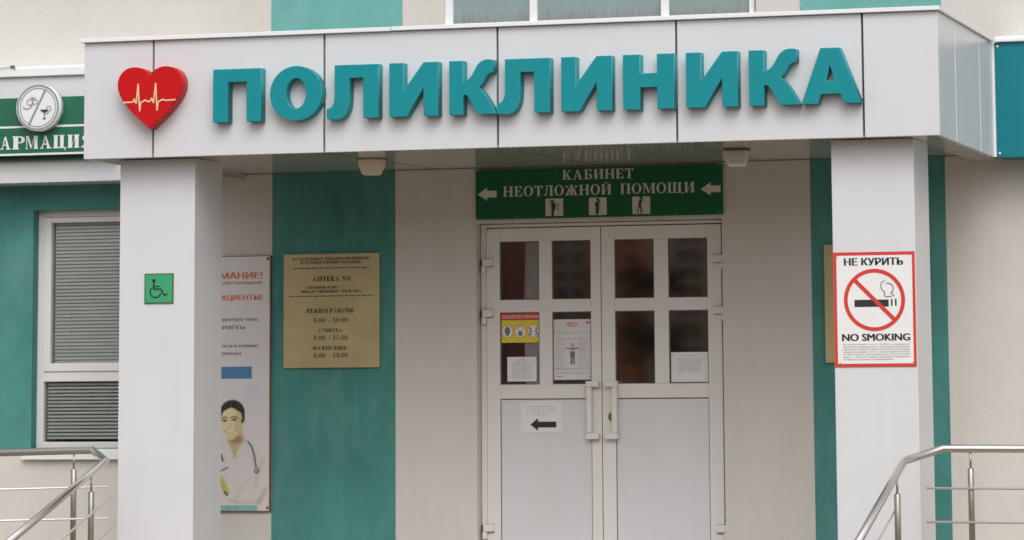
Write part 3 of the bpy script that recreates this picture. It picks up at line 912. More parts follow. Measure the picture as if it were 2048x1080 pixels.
em = thing("round_emblem", "round white pharmacy emblem with bowl and letter, overlapping the top of the green sign", "emblem", (-3.0320, SY, 2.8834))
EY = SY - .075
eb = tube(BM(), [(-3.0320, SY - .002, 3.0360), (-3.0320, EY, 3.0360)], .160, 56)
obj("emblem_drum", eb, M['white'], em)
ex, ez_ = -3.0320, 3.0360
sil = mat("silver_grey_edge", (.30, .34, .34), rough=.35, metal=.3)
obj("rim", (lambda bm: (sheet(ringp(ex, ez_, .1555, .1555, .013, .013, n=56), EY - .0025, bm=bm, step=0), sheet(ringp(ex, ez_, .1330, .1330, .006, .006, n=56), EY - .0025, bm=bm, step=0), bm)[2])(BM()), sil, em)
obj("divider", sheet(stroke([(-2.9766, 3.1556), (-3.0962, 2.9194)], .014), EY - .003), sil, em)
bowl = [[(-3.0155 + x, 3.0204 + z) for x, z in ((0, 0), (.066, 0), (.055, -.014), (.041, -.021), (.036, -.021), (.034, -.050), (.047, -.066), (.018, -.066), (.031, -.050), (.029, -.021), (.024, -.021), (.010, -.012))]]
obj("bowl", sheet(bowl, EY - .0025), M['darkgreen'], em)
obj("snake", sheet(stroke([(-2.9698, 3.0292), (-2.9552, 3.0418), (-2.9377, 3.0360), (-2.9319, 3.0204), (-2.9455, 3.0049), (-2.9610, 2.9952), (-2.9766, 2.9855), (-2.9863, 2.9738), (-2.9766, 2.9612)], .006), EY - .0026), sil, em)
obj("letter", sheet(ringp(-3.0913, 3.0729, .023, .022, .006, .006) + ringp(-3.0524, 3.0749, .020, .020, .006, .006) + stroke([(-3.0699, 3.1021), (-3.0719, 3.0535), (-3.0864, 3.0360), (-3.1107, 3.0263), (-3.1350, 3.0341), (-3.1379, 3.0438)], .007) + stroke([(-3.0864, 3.1040), (-3.0524, 3.1021)], .006), EY - .0026), sil, em)
cb_ = thing("cable_bracket", "small rusty bracket with a thin cable on the flashing above the pharmacy sign", "bracket", (-3.294, BY, 3.334))
obj("bracket", box(BM(), -3.308, -3.282, BY - .034, BY - .008, 3.322, 3.344, bev=.003), M['rust'], cb_)
obj("cable", tube(BM(), [(-3.262, BY - .040, 3.318), (-3.283, BY - .038, 3.326), (-3.30, BY - .036, 3.330), (-3.40, BY - .036, 3.326), (-4.3, BY - .036, 3.322)], .003, 8), M['greyprint'], cb_)

# ------------------------------------------------------------------ green direction sign above the door
sg = thing("direction_sign", "green board above the door reading КАБИНЕТ НЕОТЛОЖНОЙ ПОМОЩИ with white arrows", "sign", (.775, 0, 2.236))
GY = -.025
obj("board", box(BM(), -.067, 1.616, GY, -.001, 2.236, 2.565, bev=.002), M['signgreen'], sg)
for row in (("КАБИНЕТ", .777, 2.486, .065, .484, 'C'), ("НЕОТЛОЖНОЙ", .497, 2.383, .068, .744, 'C'), ("ПОМОЩИ", 1.1805, 2.383, .068, .502, 'C')):
    obj("lettering", serif_bm([row], GY - .0015), M['offwhite'], sg)
for x in (-.052, 1.473):
    obj("arrow", sheet([[(x, 2.403), (x + .066, 2.446), (x + .066, 2.425), (x + .132, 2.425), (x + .132, 2.381), (x + .066, 2.381), (x + .066, 2.360)]], GY - .0015), M['offwhite'], sg)
figs = ([ell(.045, .098, .008, .009, 12), [(.040, .088), (.062, .088), (.068, .074), (.064, .040), (.056, .040), (.054, .0), (.037, .0), (.036, .050), (.034, .074)], [(.040, .088), (.030, .098), (.024, .090), (.034, .078), (.022, .088), (.026, .104), (.052, .104), (.052, .097), (.034, .097), (.034, .085)], rect(.080, .085, .025, .085)],
        [ell(.055, .103, .009, .011, 12), [(.045, .088), (.060, .088), (.066, .098), (.060, .104), (.063, .110), (.076, .090), (.066, .080), (.066, .040), (.062, .005), (.042, .005), (.042, .062), (.034, .068), (.036, .080)]],
        [ell(.056, .107, .010, .012, 12), [(.040, .088), (.052, .094), (.060, .090), (.070, .102), (.075, .098), (.062, .078), (.058, .078), (.056, .060), (.062, .035), (.060, .005), (.050, .005), (.052, .034), (.046, .046), (.040, .030), (.036, .005), (.028, .005), (.036, .050), (.038, .068)]])
for x, fg in zip((.417, .715, 1.010), figs):
    pc = obj("pictogram", sheet([rect(x, x + .121, 2.250, 2.364)], GY - .0015), M['offwhite'], sg)
    obj("figure", sheet([[(x + a + .004, 2.250 + b * .98) for a, b in p] for p in fg], GY - .0028), M['signgreen'], pc)
for x in (-.052, .22, .49, .79, 1.04, 1.31, 1.60):
    for z in (2.247, 2.555): obj("screw", tube(BM(), [(x, GY - .0005, z), (x, GY - .003, z)], .0045, 8), mat("screw_heads", (.35, .36, .34), rough=.4, metal=.6), sg)

# ------------------------------------------------------------------ plaques on the stripes
pq = thing("brass_plaque", "brass coloured pharmacy plaque with opening hours on the left teal stripe", "plaque", (-1.085, 0, 1.27), "brass plaques on the teal stripes")
PY = -.028
obj("plate", box(BM(), -1.424, -.743, PY, -.004, 1.270, 2.031, bev=.003), M['gold'], pq)
px = lambda v: -1.424 + (v - 45) * (.681 / 790)
pz = lambda v: 2.031 - (v - 68) * (.761 / 952)
L_ = []
for s, a, b, top, bot in (("АПТЕКА №8", 285, 600, 258, 298), ("РЕЖИМ РАБОТЫ:", 238, 630, 527, 562), ("8.00 - 19.00", 297, 578, 603, 642), ("СУББОТА:", 340, 535, 693, 722), ("8.00 - 15.00", 297, 578, 750, 788), ("ВОСКРЕСЕНЬЕ:", 290, 575, 840, 870), ("8.00 - 14.00", 297, 578, 896, 935),
                         ("ГОСУДАРСТВЕННОЕ УНИТАРНОЕ ПРЕДПРИЯТИЕ", 118, 750, 100, 122), ("РЕСПУБЛИКИ МОРДОВИЯ «ФАРМАЦИЯ»", 182, 690, 130, 152), ("АПТЕЧНЫЙ ПУНКТ", 230, 500, 340, 360), ("ЛЕКАРСТВЕННЫЕ СРЕДСТВА", 185, 690, 372, 394)):
    s = s.replace('Ч', 'Ц')
    L_.append((s, (px(a) + px(b)) / 2, pz(bot), (bot - top) * (.761 / 952), px(b) - px(a), 'C'))
for row in L_: obj("line_of_text", serif_bm([row], PY - .0012, s=.29, t=.115, f=.07, e=.09), M['goldtext'], pq)
obj("line_of_text", scribble(px(125), px(755), [(pz(192), 1)], .006, PY - .0012, seed=3), M['goldtext'], pq)
obj("line_of_text", scribble(px(95), px(790), [(pz(426), 1)], .006, PY - .0012, seed=4), M['goldtext'], pq)
pr = thing("brass_plaque", "brass coloured plaque on the right teal stripe, mostly hidden behind the right column", "plaque", (2.62, 0, 1.27), "brass plaques on the teal stripes")
obj("plate", box(BM(), 2.282, 2.962, PY, -.004, 1.270, 2.026, bev=.003), M['gold'], pr)

# ------------------------------------------------------------------ banner with a doctor, left of the left stripe
bn = thing("banner", "tall printed health banner with a smiling doctor, half hidden behind the left column", "banner", (-1.79, 0, .317))
NY = -.022
obj("frame", box(BM(), -2.070, -1.517, NY, -.001, .317, 2.027, bev=.003), M['bannerframe'], bn)
obj("printed_sheet", sheet([rect(-2.066, -1.526, .325, 2.022)], NY - .001), M['banner'], bn)
bx = lambda p: -1.517 + (p - 543) / 276
bz = lambda p: .317 + (1023 - p) / 300
TY = NY - .0022
for row in (("ВНИМАНИЕ!", bx(526), bz(556), .042, .475, 'R'), ("ПАЦИЕНТЫ!", bx(526), bz(599), .033, .335, 'R')): obj("headline", text_bm([row], TY, bold=.035), M['orange'], bn)
obj("subhead", text_bm([("ЭТО ВАЖНОЕ СООБЩЕНИЕ", bx(526), bz(567), .016, .44, 'R')], TY, bold=.02), mat("brown_red_print", (.35, .09, .05), rough=.5), bn)
for row in (("температура тела,", bx(518), bz(641), .022, .36, 'R'), ("ГРИППа", bx(492), bz(658), .025, .19, 'R'), ("обратиться в кабинет", bx(520), bz(694), .021, .40, 'R'), ("помощи", bx(484), bz(709), .021, .17, 'R')): obj("line_of_text", text_bm([row], TY, bold=.022), M['tube'], bn)
obj("blue_block", sheet([rect(-2.02, bx(506), bz(757), bz(733))], TY), M['blue'], bn)
zx = lambda p: bx(430 + p / 4.154)
zz = lambda p: bz(780 + p / 4.154)
zp = lambda *q: [(zx(a), zz(b)) for a, b in q]
obj("pale_disc", sheet([ell(bx(510), bz(795), .065, .09, 30)], NY - .0013), mat("pale_lilac_print", (.64, .63, .68), rough=.5), bn)
import numpy as np
nxv, nzv = 170, 250
X, Z = np.meshgrid(np.linspace(-2.064, -1.528, nxv), np.linspace(.327, 1.115, nzv))
PX = ((X + 1.517) * 276 + 543 - 430) * 4.154          # the print's own drawing units
PZ = (1023 - (Z - .317) * 300 - 780) * 4.154
def lin(c): return np.array([((v / 255 + .055) / 1.055) ** 2.4 for v in c])
IM = np.ones((nzv, nxv, 3)) * lin((220, 215, 217))
def over(mask, col):
    global IM
    m = np.clip(mask, 0, 1)[..., None]
    IM = IM * (1 - m) + lin(col) * m
def sst(d, soft): return np.clip(.5 - d / soft, 0, 1)
def mell(cx, cz, rx, rz, soft=.15):
    return sst(np.sqrt(((PX - cx) / rx) ** 2 + ((PZ - cz) / rz) ** 2) - 1, soft)
def mcap(pts, r_, soft=6):
    d = np.full(PX.shape, 1e9)
    for (a, b), (c, e_) in zip(pts, pts[1:]):
        t_ = np.clip(((PX - a) * (c - a) + (PZ - b) * (e_ - b)) / ((c - a) ** 2 + (e_ - b) ** 2), 0, 1)
        d = np.minimum(d, np.hypot(PX - a - t_ * (c - a), PZ - b - t_ * (e_ - b)))
    return sst(d - r_, soft)
def mpoly(pts, soft=8):
    inside = np.zeros(PX.shape, bool); d = np.full(PX.shape, 1e9)
    for (a, b), (c, e_) in zip(pts, pts[1:] + pts[:1]):
        cr_ = ((b > PZ) != (e_ > PZ)) & (PX < (c - a) * (PZ - b) / ((e_ - b) or 1e-9) + a)
        inside ^= cr_
        t_ = np.clip(((PX - a) * (c - a) + (PZ - b) * (e_ - b)) / ((c - a) ** 2 + (e_ - b) ** 2), 0, 1)
        d = np.minimum(d, np.hypot(PX - a - t_ * (c - a), PZ - b - t_ * (e_ - b)))
    return sst(np.where(inside, -d, d), soft)
over(np.clip((PZ - 60) / 500, 0, 1) * .6, (214, 203, 208)); over(mell(360, 90, 110, 110, .2) * .4, (208, 206, 216))
over(mell(-140, 380, 160, 200, .5) * .4, (205, 203, 214))
body = [(-260, 1010), (-240, 640), (-180, 500), (20, 430), (118, 400), (250, 392), (318, 440), (405, 520), (446, 650), (450, 800), (425, 900), (405, 1010)]
bm_ = mpoly(body, 14)
over(bm_, (214, 207, 205))
for pts, r_, soft, al, col in (([(445, 560), (400, 600), (365, 700), (350, 800)], 10, 46, .55, (178, 178, 158)), ([(180, 900), (245, 800), (315, 720)], 6, 44, .5, (182, 182, 165)), ([(440, 820), (380, 920)], 14, 40, .7, (160, 163, 135)),
                               ([(130, 915), (260, 935), (380, 925)], 8, 36, .6, (165, 170, 150)), ([(180, 560), (200, 700), (190, 860)], 5, 40, .35, (190, 188, 178)), ([(-60, 560), (-90, 800)], 14, 60, .5, (178, 178, 158)), ([(290, 520), (330, 600)], 6, 30, .35, (190, 190, 180)),
                               ([(120, 410), (146, 500), (178, 562)], 3, 12, .7, (172, 180, 186)), ([(248, 400), (214, 480), (178, 562)], 3, 12, .7, (172, 180, 186)), ([(180, 562), (270, 532)], 2, 9, .6, (178, 176, 166)), ([(95, 585), (110, 800)], 3, 22, .5, (182, 182, 170))):
    over(mcap(pts, r_, soft) * al * bm_, col)
over(mpoly([(112, 405), (130, 330), (245, 320), (250, 388), (214, 475), (178, 560), (142, 480)], 8), (204, 180, 132))
over(mell(190, 412, 60, 34, .9) * .8, (150, 122, 80))
over(mcap([(178, 470), (178, 550)], 10, 30) * .4, (176, 150, 104))
over(mell(157, 186, 101, 104, .14), (34, 25, 20))
over(mell(248, 250, 14, 30, .4), (196, 186, 110))
fz = np.clip((PZ - 262) / 150, -1, 1)
fr_ = np.sqrt(((PX - 150 + 6 * fz) / (90 - 26 * np.clip(fz, 0, 1) ** 2)) ** 2 + ((PZ - 268) / 148) ** 2)
fm = sst(fr_ - 1, .08)
over(fm, (224, 204, 164))
over(fm * np.clip((PX - 165) / 90, 0, 1) * .75, (186, 160, 112))
over(fm * np.clip((PZ - 360) / 70, 0, 1) * .3, (190, 160, 118))
over(fm * mell(112, 300, 34, 34, 1.2) * .5, (226, 210, 160)); over(fm * mell(198, 300, 26, 34, 1.2) * .35, (206, 176, 116))
over(fm * mell(128, 190, 55, 32, 1.2) * .5, (228, 222, 166))
hairline = 138 + np.abs(PX - 146) * .62 + 8 * np.exp(-((PX - 146) / 14.0) ** 2)
over(sst(PZ - hairline, 12) * mell(156, 186, 99, 102, .14), (36, 27, 21))
over(mcap([(240, 170), (250, 230), (238, 262)], 10, 10), (34, 26, 20))
over(mcap([(150, 92), (196, 112), (228, 158)], 3, 22) * .5, (96, 82, 70)); over(mcap([(138, 94), (104, 118), (80, 158)], 3, 20) * .45, (90, 76, 66)); over(mcap([(147, 88), (147, 140)], 1, 6) * .5, (120, 104, 80))
for pts, r_, col, al in (([(66, 234), (90, 223), (116, 231)], 4.5, (48, 36, 24), .9), ([(146, 229), (174, 218), (206, 230)], 4.5, (48, 36, 24), .9)): over(mcap(pts, r_, 6) * al, col)
for cx, cz in ((92, 252), (173, 245)):
    over(mell(cx, cz, 24, 13, .8) * .55, (140, 124, 76))
    over(mell(cx, cz, 19, 8.5, .4), (40, 30, 24)); over(mell(cx - 7, cz, 5, 3.5, .6) * .7, (214, 210, 190)); over(mell(cx + 9, cz, 4, 3, .6) * .6, (206, 200, 180))
over(mcap([(140, 240), (138, 285)], 3, 16) * .35, (150, 136, 80)); over(mcap([(126, 250), (122, 296)], 3, 10) * .4, (232, 226, 176))
over(mcap([(112, 308), (128, 314), (146, 306)], 2, 9) * .6, (128, 104, 62))
over(mcap([(106, 337), (122, 344), (142, 346), (160, 341), (176, 330)], 7, 7), (150, 88, 66))
over(mcap([(110, 337), (126, 344), (142, 346), (158, 341), (172, 331)], 4.2, 4), (244, 238, 226))
over(mcap([(98, 330), (90, 350)], 1.5, 10) * .4, (150, 134, 84)); over(mcap([(186, 322), (194, 345)], 1.5, 10) * .4, (140, 124, 74))
over(mcap([(128, 372), (150, 374), (168, 368)], 2, 14) * .35, (146, 132, 80))
over(mcap([(286, 428), (316, 468), (338, 545), (354, 640)], 7, 7), (86, 82, 84)); over(mcap([(292, 440), (314, 474), (334, 545), (349, 635)], 1.6, 4) * .6, (170, 166, 168))
over(mell(357, 668, 24, 24, .35), (120, 118, 108)); over(mell(352, 662, 10, 10, .8), (196, 196, 186))
over(mcap([(40, 520), (68, 540), (80, 585)], 8, 7), (86, 82, 84)); over(mcap([(20, 690), (75, 665), (122, 643)], 5, 6), (72, 68, 70))
over(mcap([(-10, 640), (50, 720), (92, 800), (112, 850)], 24, 14), (196, 186, 92)); over(mcap([(96, 845), (116, 868)], 9, 10), (84, 76, 50)); over(mcap([(60, 740), (92, 820)], 3, 14) * .5, (150, 140, 66))
rs = np.random.RandomState(3)
IM = IM * (1 + rs.normal(0, .018, IM.shape[:2]))[..., None]
me = bpy.data.meshes.new("portrait")
me.from_pydata([(x, NY - .0016, z) for x, z in zip(X.ravel(), Z.ravel())], [], [(j_ * nxv + i_, j_ * nxv + i_ + 1, (j_ + 1) * nxv + i_ + 1, (j_ + 1) * nxv + i_) for j_ in range(nzv - 1) for i_ in range(nxv - 1)])
ca = me.color_attributes.new("print", 'FLOAT_COLOR', 'POINT')
ca.data.foreach_set("color", np.concatenate([np.clip(IM, 0, 1), np.ones((nzv, nxv, 1))], 2).astype(np.float32).ravel())
pm = bpy.data.materials.new("printed_photo")
pt_, pb2 = nodes(pm)
pb2.inputs['Roughness'].default_value = .5
at_ = pt_.nodes.new("ShaderNodeAttribute"); at_.attribute_name = "print"
pt_.links.new(at_.outputs['Color'], pb2.inputs['Base Color'])
me.materials.append(pm)
pbm = bmesh.new(); pbm.from_mesh(me)
dr = obj("portrait", pbm, pm, bn)
obj("bottom_strip", sheet([rect(-2.02, zx(365), zz(1000), zz(955))], NY - .0034), M['mint'], bn)
for a, b in ((-1.538, 2.005), (-1.536, .345)): obj("eyelet", sheet([ell(a, b, .009, .010, 12)], TY), M['rust'], bn)

# ------------------------------------------------------------------ wheelchair sign
ws = thing("wheelchair_sign", "small green accessibility sign with a wheelchair symbol on the left column", "sign", (-1.483, KY, 1.646))
VY = KY - .008
obj("board", box(BM(), -1.580, -1.387, VY, KY - .0005, 1.646, 1.832, bev=.001), M['olive'], ws)
obj("green_field", sheet([rect(-1.572, -1.395, 1.654, 1.824)], VY - .0008), M['brightgreen'], ws)
wx = lambda v: -1.580 + (v - 210) * (.193 / 695)
wz = lambda v: 1.832 - (v - 200) * (.186 / 735)
obj("symbol", sheet([ell(wx(440), wz(380), .0125, .0125, 16)] + stroke([(wx(438), wz(420)), (wx(440), wz(585)), (wx(610), wz(585)), (wx(690), wz(735)), (wx(765), wz(705))], .010) + stroke([(wx(445), wz(517)), (wx(575), wz(517))], .008) + stroke([(wx(a), wz(b)) for a, b in ((405, 545), (362, 600), (350, 660), (370, 725), (420, 775), (480, 790), (545, 770), (590, 725), (605, 685))], .008), VY - .0018), M['black'], ws)

# ------------------------------------------------------------------ no smoking sign
ns = thing("no_smoking_sign", "white no smoking sign with red border and barred cigarette on the right column", "sign", (3.011, KY, 1.216))
OY = KY - .006
nx0, nx1, nz0, nz1 = 2.770, 3.252, 1.216, 1.882
obj("border", box(BM(), nx0, nx1, OY, KY - .0005, nz0, nz1, bev=.001), M['redprint'], ns)
obj("white_field", sheet([rect(nx0 + .019, nx1 - .016, nz0 + .019, nz1 - .020)], OY - .0008), M['white'], ns)
kx = lambda v: nx0 + (v - 65) * ((nx1 - nx0) / 690)
kz = lambda v: nz1 - (v - 62) * ((nz1 - nz0) / 950)
TY = OY - .0022
for row in (("НЕ КУРИТЬ", kx(408), kz(172), .041, kx(655) - kx(160), 'C'), ("NO SMOKING", kx(418), kz(797), .041, kx(703) - kx(134), 'C')): obj("heading", text_bm([row], TY, bold=.045), M['black'], ns)
cx_, cz_, cr_ = kx(410), kz(460), (kx(670) - kx(152)) / 2
obj("cigarette", sheet([rect(kx(240), kx(530), kz(517), kz(458)), rect(kx(550), kx(563), kz(512), kz(455)), rect(kx(583), kx(597), kz(510), kz(453))], OY - .0016), M['black'], ns)
obj("smoke", sheet(stroke([(kx(a), kz(b)) for a, b in ((502, 303), (478, 312), (465, 335), (467, 362), (482, 384), (500, 396), (494, 412), (500, 430), (520, 437), (540, 430), (556, 438))], .0042) + stroke([(kx(a), kz(b)) for a, b in ((515, 323), (540, 325), (565, 340), (572, 365), (566, 390), (552, 402), (560, 415), (578, 430))], .0042), OY - .0016), M['black'], ns)
obj("prohibition_ring", sheet(ringp(cx_, cz_, cr_, cr_, .0225, .0225, n=56), OY - .0024, step=0, bm=sheet([[(cx_ - .1245, cz_ + .1085), (cx_ - .1065, cz_ + .1245), (cx_ + .1265, cz_ - .1085), (cx_ + .1085, cz_ - .1245)]], OY - .0026)), M['redprint'], ns)
par = ["В соответствии с п.2, ст.12, ФЗ-15, курение на", "территории медицинского учреждения запрещено.", "Нарушение запрета курения табака влечет наложение", "административного штрафа на граждан в размере", "от 500 (пятисот) до 1500 (одной тысячи пятисот) рублей.", "(часть 1, статья 6.24 Кодекса Российской Федерации"]
obj("fine_print", text_bm([(s, kx(138), kz(832 + 20.5 * i), .0085, kx(702) - kx(138), 'L') for i, s in enumerate(par)] + [("об административном правонарушении).", kx(138), kz(832 + 20.5 * 6), .0085, kx(565) - kx(138), 'L')], TY, bold=.006), M['greyprint'], ns)
for a, b in ((98, 103), (710, 92), (113, 978), (727, 976)): obj("screw", sheet([ell(kx(a), kz(b), .004, .003, 8)], TY), M['tube'], ns)

# ------------------------------------------------------------------ papers on the door
ly = DY + .0165
st = thing("sticker", "red and yellow hygiene sticker with three round symbols on the door glass", "sticker", (.198, ly, 1.425))
obj("yellow_field", B1(.071, .332, ly - .0005, ly, 1.425, 1.572), M['yellow'], st)
obj("red_heading", B1(.071, .332, ly - .0007, ly, 1.5725, 1.617), M['redprint'], st)
obj("lettering", text_bm([("СОБЛЮДАЙТЕ МЕРЫ ПРОФИЛАКТИКИ", .2015, 1.585, .020, .255, 'C')], ly - .0012, bold=.01), M['white'], st)
for i, x in enumerate((.112, .202, .292)):
    r0 = obj("round_symbol", sheet([ell(x, 1.499, .039, .043, 28)], ly - .0012), M['white'], st)
    obj("red_ring", sheet(ringp(x, 1.499, .040, .044, .004, .004), ly - .0016, step=0), M['orange'], r0)
    if i == 0: g = [[(x - .020, 1.500), (x - .016, 1.522), (x - .010, 1.526), (x - .006, 1.534), (x + .002, 1.530), (x + .006, 1.532), (x + .010, 1.524), (x + .016, 1.520), (x + .022, 1.500), (x + .010, 1.475), (x, 1.466), (x - .010, 1.475)]]
    elif i == 1: g = [[(x - .016, 1.500), (x + .016, 1.500), (x + .012, 1.472), (x, 1.466), (x - .012, 1.472)]] + ringp(x, 1.508, .021, .028, .003, .003, 0, 180, 12)
    else: g = [ell(x - .020, 1.518, .006, .008, 10), ell(x + .020, 1.518, .006, .008, 10)] + stroke([(x - .020, 1.510), (x - .022, 1.490), (x - .030, 1.470)], .008) + stroke([(x + .020, 1.510), (x + .022, 1.490), (x + .030, 1.470)], .008) + stroke([(x - .022, 1.490), (x - .012, 1.472)], .006) + stroke([(x + .022, 1.490), (x + .012, 1.472)], .006) + stroke([(x - .020, 1.504), (x - .006, 1.498)], .005) + stroke([(x + .020, 1.504), (x + .006, 1.498)], .005)
    obj("pictogram", sheet(g, ly - .0016), M['tube'], r0)
po = thing("poster", "white poster with a small figure in its middle, on the door glass", "poster", (.558, ly, 1.178))
obj("paper", B1(.428, .689, ly - .0006, ly, 1.178, 1.574), mat("poster_paper", (.70, .68, .70), rough=.4), po)
obj("red_print", (lambda bm: (scribble(.515, .60, [(1.549, .7), (1.541, 1), (1.533, .9), (1.525, .6)], .005, ly - .0012, bm=bm, centre=True, seed=5), sheet([[(.645, 1.555), (.675, 1.562), (.680, 1.548), (.660, 1.540)], rect(.463, .480, 1.502, 1.507), rect(.450, .49, 1.197, 1.203), rect(.676, .684, 1.196, 1.204)], ly - .0012, bm=bm, step=0), scribble(.445, .685, [(1.448, 1)], .003, ly - .0012, bm=bm, seed=6), bm)[3])(BM()), M['orange'], po)
for a, b, n_, sd_ in ((.445, .515, 16, 7), (.60, .685, 15, 8)): obj("grey_print", scribble(a, b, [(1.433 - .0125 * i, random.uniform(.7, 1)) for i in range(n_)], .0045, ly - .0012, seed=sd_), M['lightprint'], po)
for rows_ in ([(1.250, 1), (1.243, 1), (1.222, 1), (1.215, .8)], [(1.488, 1), (1.478, .5)]): obj("grey_print", scribble(.445, .685, rows_, .0045, ly - .0012, seed=9), M['lightprint'], po)
obj("figure", sheet([rect(.544, .576, 1.320, 1.362), rect(.546, .558, 1.278, 1.318), rect(.563, .575, 1.278, 1.318)] + stroke([(.515, 1.384), (.545, 1.381), (.575, 1.381), (.602, 1.384)], .007), ly - .0014), M['tube'], po)
obj("figure_skin", sheet([ell(.560, 1.404, .014, .017, 14), rect(.546, .574, 1.362, 1.390)], ly - .0013), mat("pink_print", (.62, .42, .36), rough=.5), po)


def note(label, x0, x1, z0, z1, y, rows, fx, seed, group="typed paper notes on the door"):
    t = thing("paper_note", label, "note", ((x0 + x1) / 2, y, z0), group)
    bm = BM()
    n = 8
    g = [[bm.verts.new((x0 + (x1 - x0) * i / n, y - .0004 - .0016 * abs(math.sin(i * 1.7 + j * .9 + seed)) * (i not in (0, n)), z0 + (z1 - z0) * j / n)) for i in range(n + 1)] for j in range(n + 1)]
    for j in range(n):
        for i in range(n): bm.faces.new((g[j][i], g[j][i + 1], g[j + 1][i + 1], g[j + 1][i])).smooth = True
    obj("paper", bm, M['paper'], t)
    obj("typed_lines", scribble(x0 + fx, x1 - fx, rows, .0042, y - .0026, centre=True, seed=seed), M['lightprint'], t)
    return t
note("small typed note on the lower left door glass below the yellow sticker", .110, .312, 1.170, 1.331, ly, [(1.312, .35), (1.300, .5), (1.288, .7), (1.276, .9), (1.264, .8), (1.252, .9), (1.240, .85), (1.228, .95), (1.216, .8), (1.204, .9), (1.192, .85)], .025, 11)
note("creased typed note in the lower corner of the rightmost door glass", 1.229, 1.478, 1.157, 1.351, ly, [(1.326, .5), (1.304, .9), (1.292, .8), (1.280, .85), (1.268, .7), (1.256, .9), (1.244, .8), (1.232, .75), (1.220, .85)], .03, 12)
n3 = note("white note with a thick black arrow taped to the lower door panel", .203, .488, .837, 1.040, DY + .0105, [(1.004, .95), (.986, .9), (.968, 1), (.950, .45)], .035, 13)
obj("arrow", sheet([[(.269, .887), (.322, .929), (.322, .906), (.447, .906), (.447, .868), (.322, .868), (.322, .846)]], DY + .0078), M['black'], n3)
tape = BM()
for x, z in ((.199, 1.020), (.455, 1.022), (.200, .838), (.462, .838)): box(tape, x, x + .035, DY + .0088, DY + .0094, z, z + .022)
obj("tape", tape, mat("clear_tape", (.74, .74, .75), rough=.15), n3)

# ------------------------------------------------------------------ things under the soffit
la = thing("soffit_lamp", "cream tapered cup lamp hanging under the canopy soffit above the left teal stripe", "lamp", (-.318, -1.40, 2.455))
bm = BM()
prof = [(.0, .074), (.012, .078), (.045, .074), (.075, .062), (.098, .052), (.101, .048)]
rings = []
for d, r_ in prof:
    ring = []
    for k in range(40):
        a = 2 * math.pi * k / 40
        c_, s_ = math.cos(a), math.sin(a)
        q = (abs(c_) ** 5 + abs(s_) ** 5) ** (-1 / 5)     # a rounded square in plan
        ring.append(bm.verts.new((-.318 + c_ * q * r_, -1.40 + s_ * q * r_, 2.555 - d)))
    rings.append(ring)
for A, B_ in zip(rings, rings[1:]):
    for k in range(40): bm.faces.new((A[k], A[(k + 1) % 40], B_[(k + 1) % 40], B_[k])).smooth = True
bm.faces.new(rings[0][::-1]); bm.faces.new(rings[-1])
obj("shade", bm, M['lamp'], la)
obj("base_ring", B1(-.394, -.242, -1.476, -1.324, 2.5505, 2.5565), M['gap'], la)
fl = thing("flood_lamp", "cream box flood lamp tilted down under the canopy soffit right of the door sign", "lamp", (2.045, -1.40, 2.455))
bm = BM()
box(bm, -.068, .068, -.05, .05, -.066, .0, bev=.006)
bmesh.ops.rotate(bm, verts=bm.verts, cent=(0, 0, 0), matrix=Matrix.Rotation(R(-8), 3, 'X'))
for v in bm.verts: v.co.x *= 1 + .9 * v.co.z; v.co += Vector((2.040, -1.40, 2.540))
obj("shell", bm, M['lamp'], fl)
bm = BM()
box(bm, -.055, .055, -.045, .04, -.088, -.0665, bev=.004)
bmesh.ops.rotate(bm, verts=bm.verts, cent=(0, 0, 0), matrix=Matrix.Rotation(R(-8), 3, 'X'))
for v in bm.verts: v.co += Vector((2.045, -1.40, 2.540))
obj("lens", bm, M['lens'], fl)
obj("mounting_plate", B1(1.970, 2.115, -1.47, -1.34, 2.5475, 2.5560), M['gap'], fl)

# ------------------------------------------------------------------ railings
def railing(label, side):
    """top rail along the platform edge, a bent piece, the sloping rail beside the steps; posts and thin bars"""
    t = thing("railing", label, "railing", ((-1.77 if side < 0 else 3.454), -2.4, 0), "steel railings beside the steps")
    if side < 0: x0, far, sx, pxs, slope, zb, bar_in, y1_ = -1.770, -5.0, -1.572, (-1.892, -3.3, -4.7), .320, .693, -1.646, -2.58
    else: x0, far, sx, pxs, slope, zb, bar_in, y1_ = 3.454, 7.0, 3.279, (3.612, 5.0, 6.5), .3045, .682, 3.361, -2.82
    z_at = (lambda x: .752 + .0235 * (x - x0)) if side < 0 else (lambda x: .748 - .006 * (x - x0))
    yend = -4.35
    zr = lambda y: zb - slope * (-2.65 - y)
    obj("top_rail", tube(BM(), [(far, -2.4, z_at(far)), (x0, -2.4, z_at(x0)), (sx, -2.65, zb), (sx, yend, zr(yend))], .0225, 20), M['steel'], t)
    posts = [(x, -2.4, .001, z_at(x)) for x in pxs] + [(sx, -2.866, -.118, zr(-2.866)), (sx, -4.05, -.478, zr(-4.05))]
    for x, y, z0_, z in posts:
        p_ = obj("post", tube(BM(), [(x, y, z0_), (x, y, z - .115), (x, y, z - .110)], [.018, .018, .015], 16), M['steelpost'], t)
        obj("pin", tube(BM(), [(x, y, z - .112), (x, y, z - .018)], .0065, 10), M['steelpost'], p_)
    for k, d in enumerate((.222, .411)):
        obj("bar", tube(BM(), [(far, -2.432, z_at(far) - d), (bar_in, -2.432, z_at(bar_in) - d)], .0068, 12), M['steelbar'], t)
        xo = sx - side * .026
        obj("bar", tube(BM(), [(xo, y1_, zr(y1_) - d), (xo, yend + .15, zr(yend + .15) - d)], .0068, 12), M['steelbar'], t)
    return t
railing("steel railing in front of the pharmacy window, left of the steps", -1)
railing("steel railing right of the steps, in front of the right column", 1)

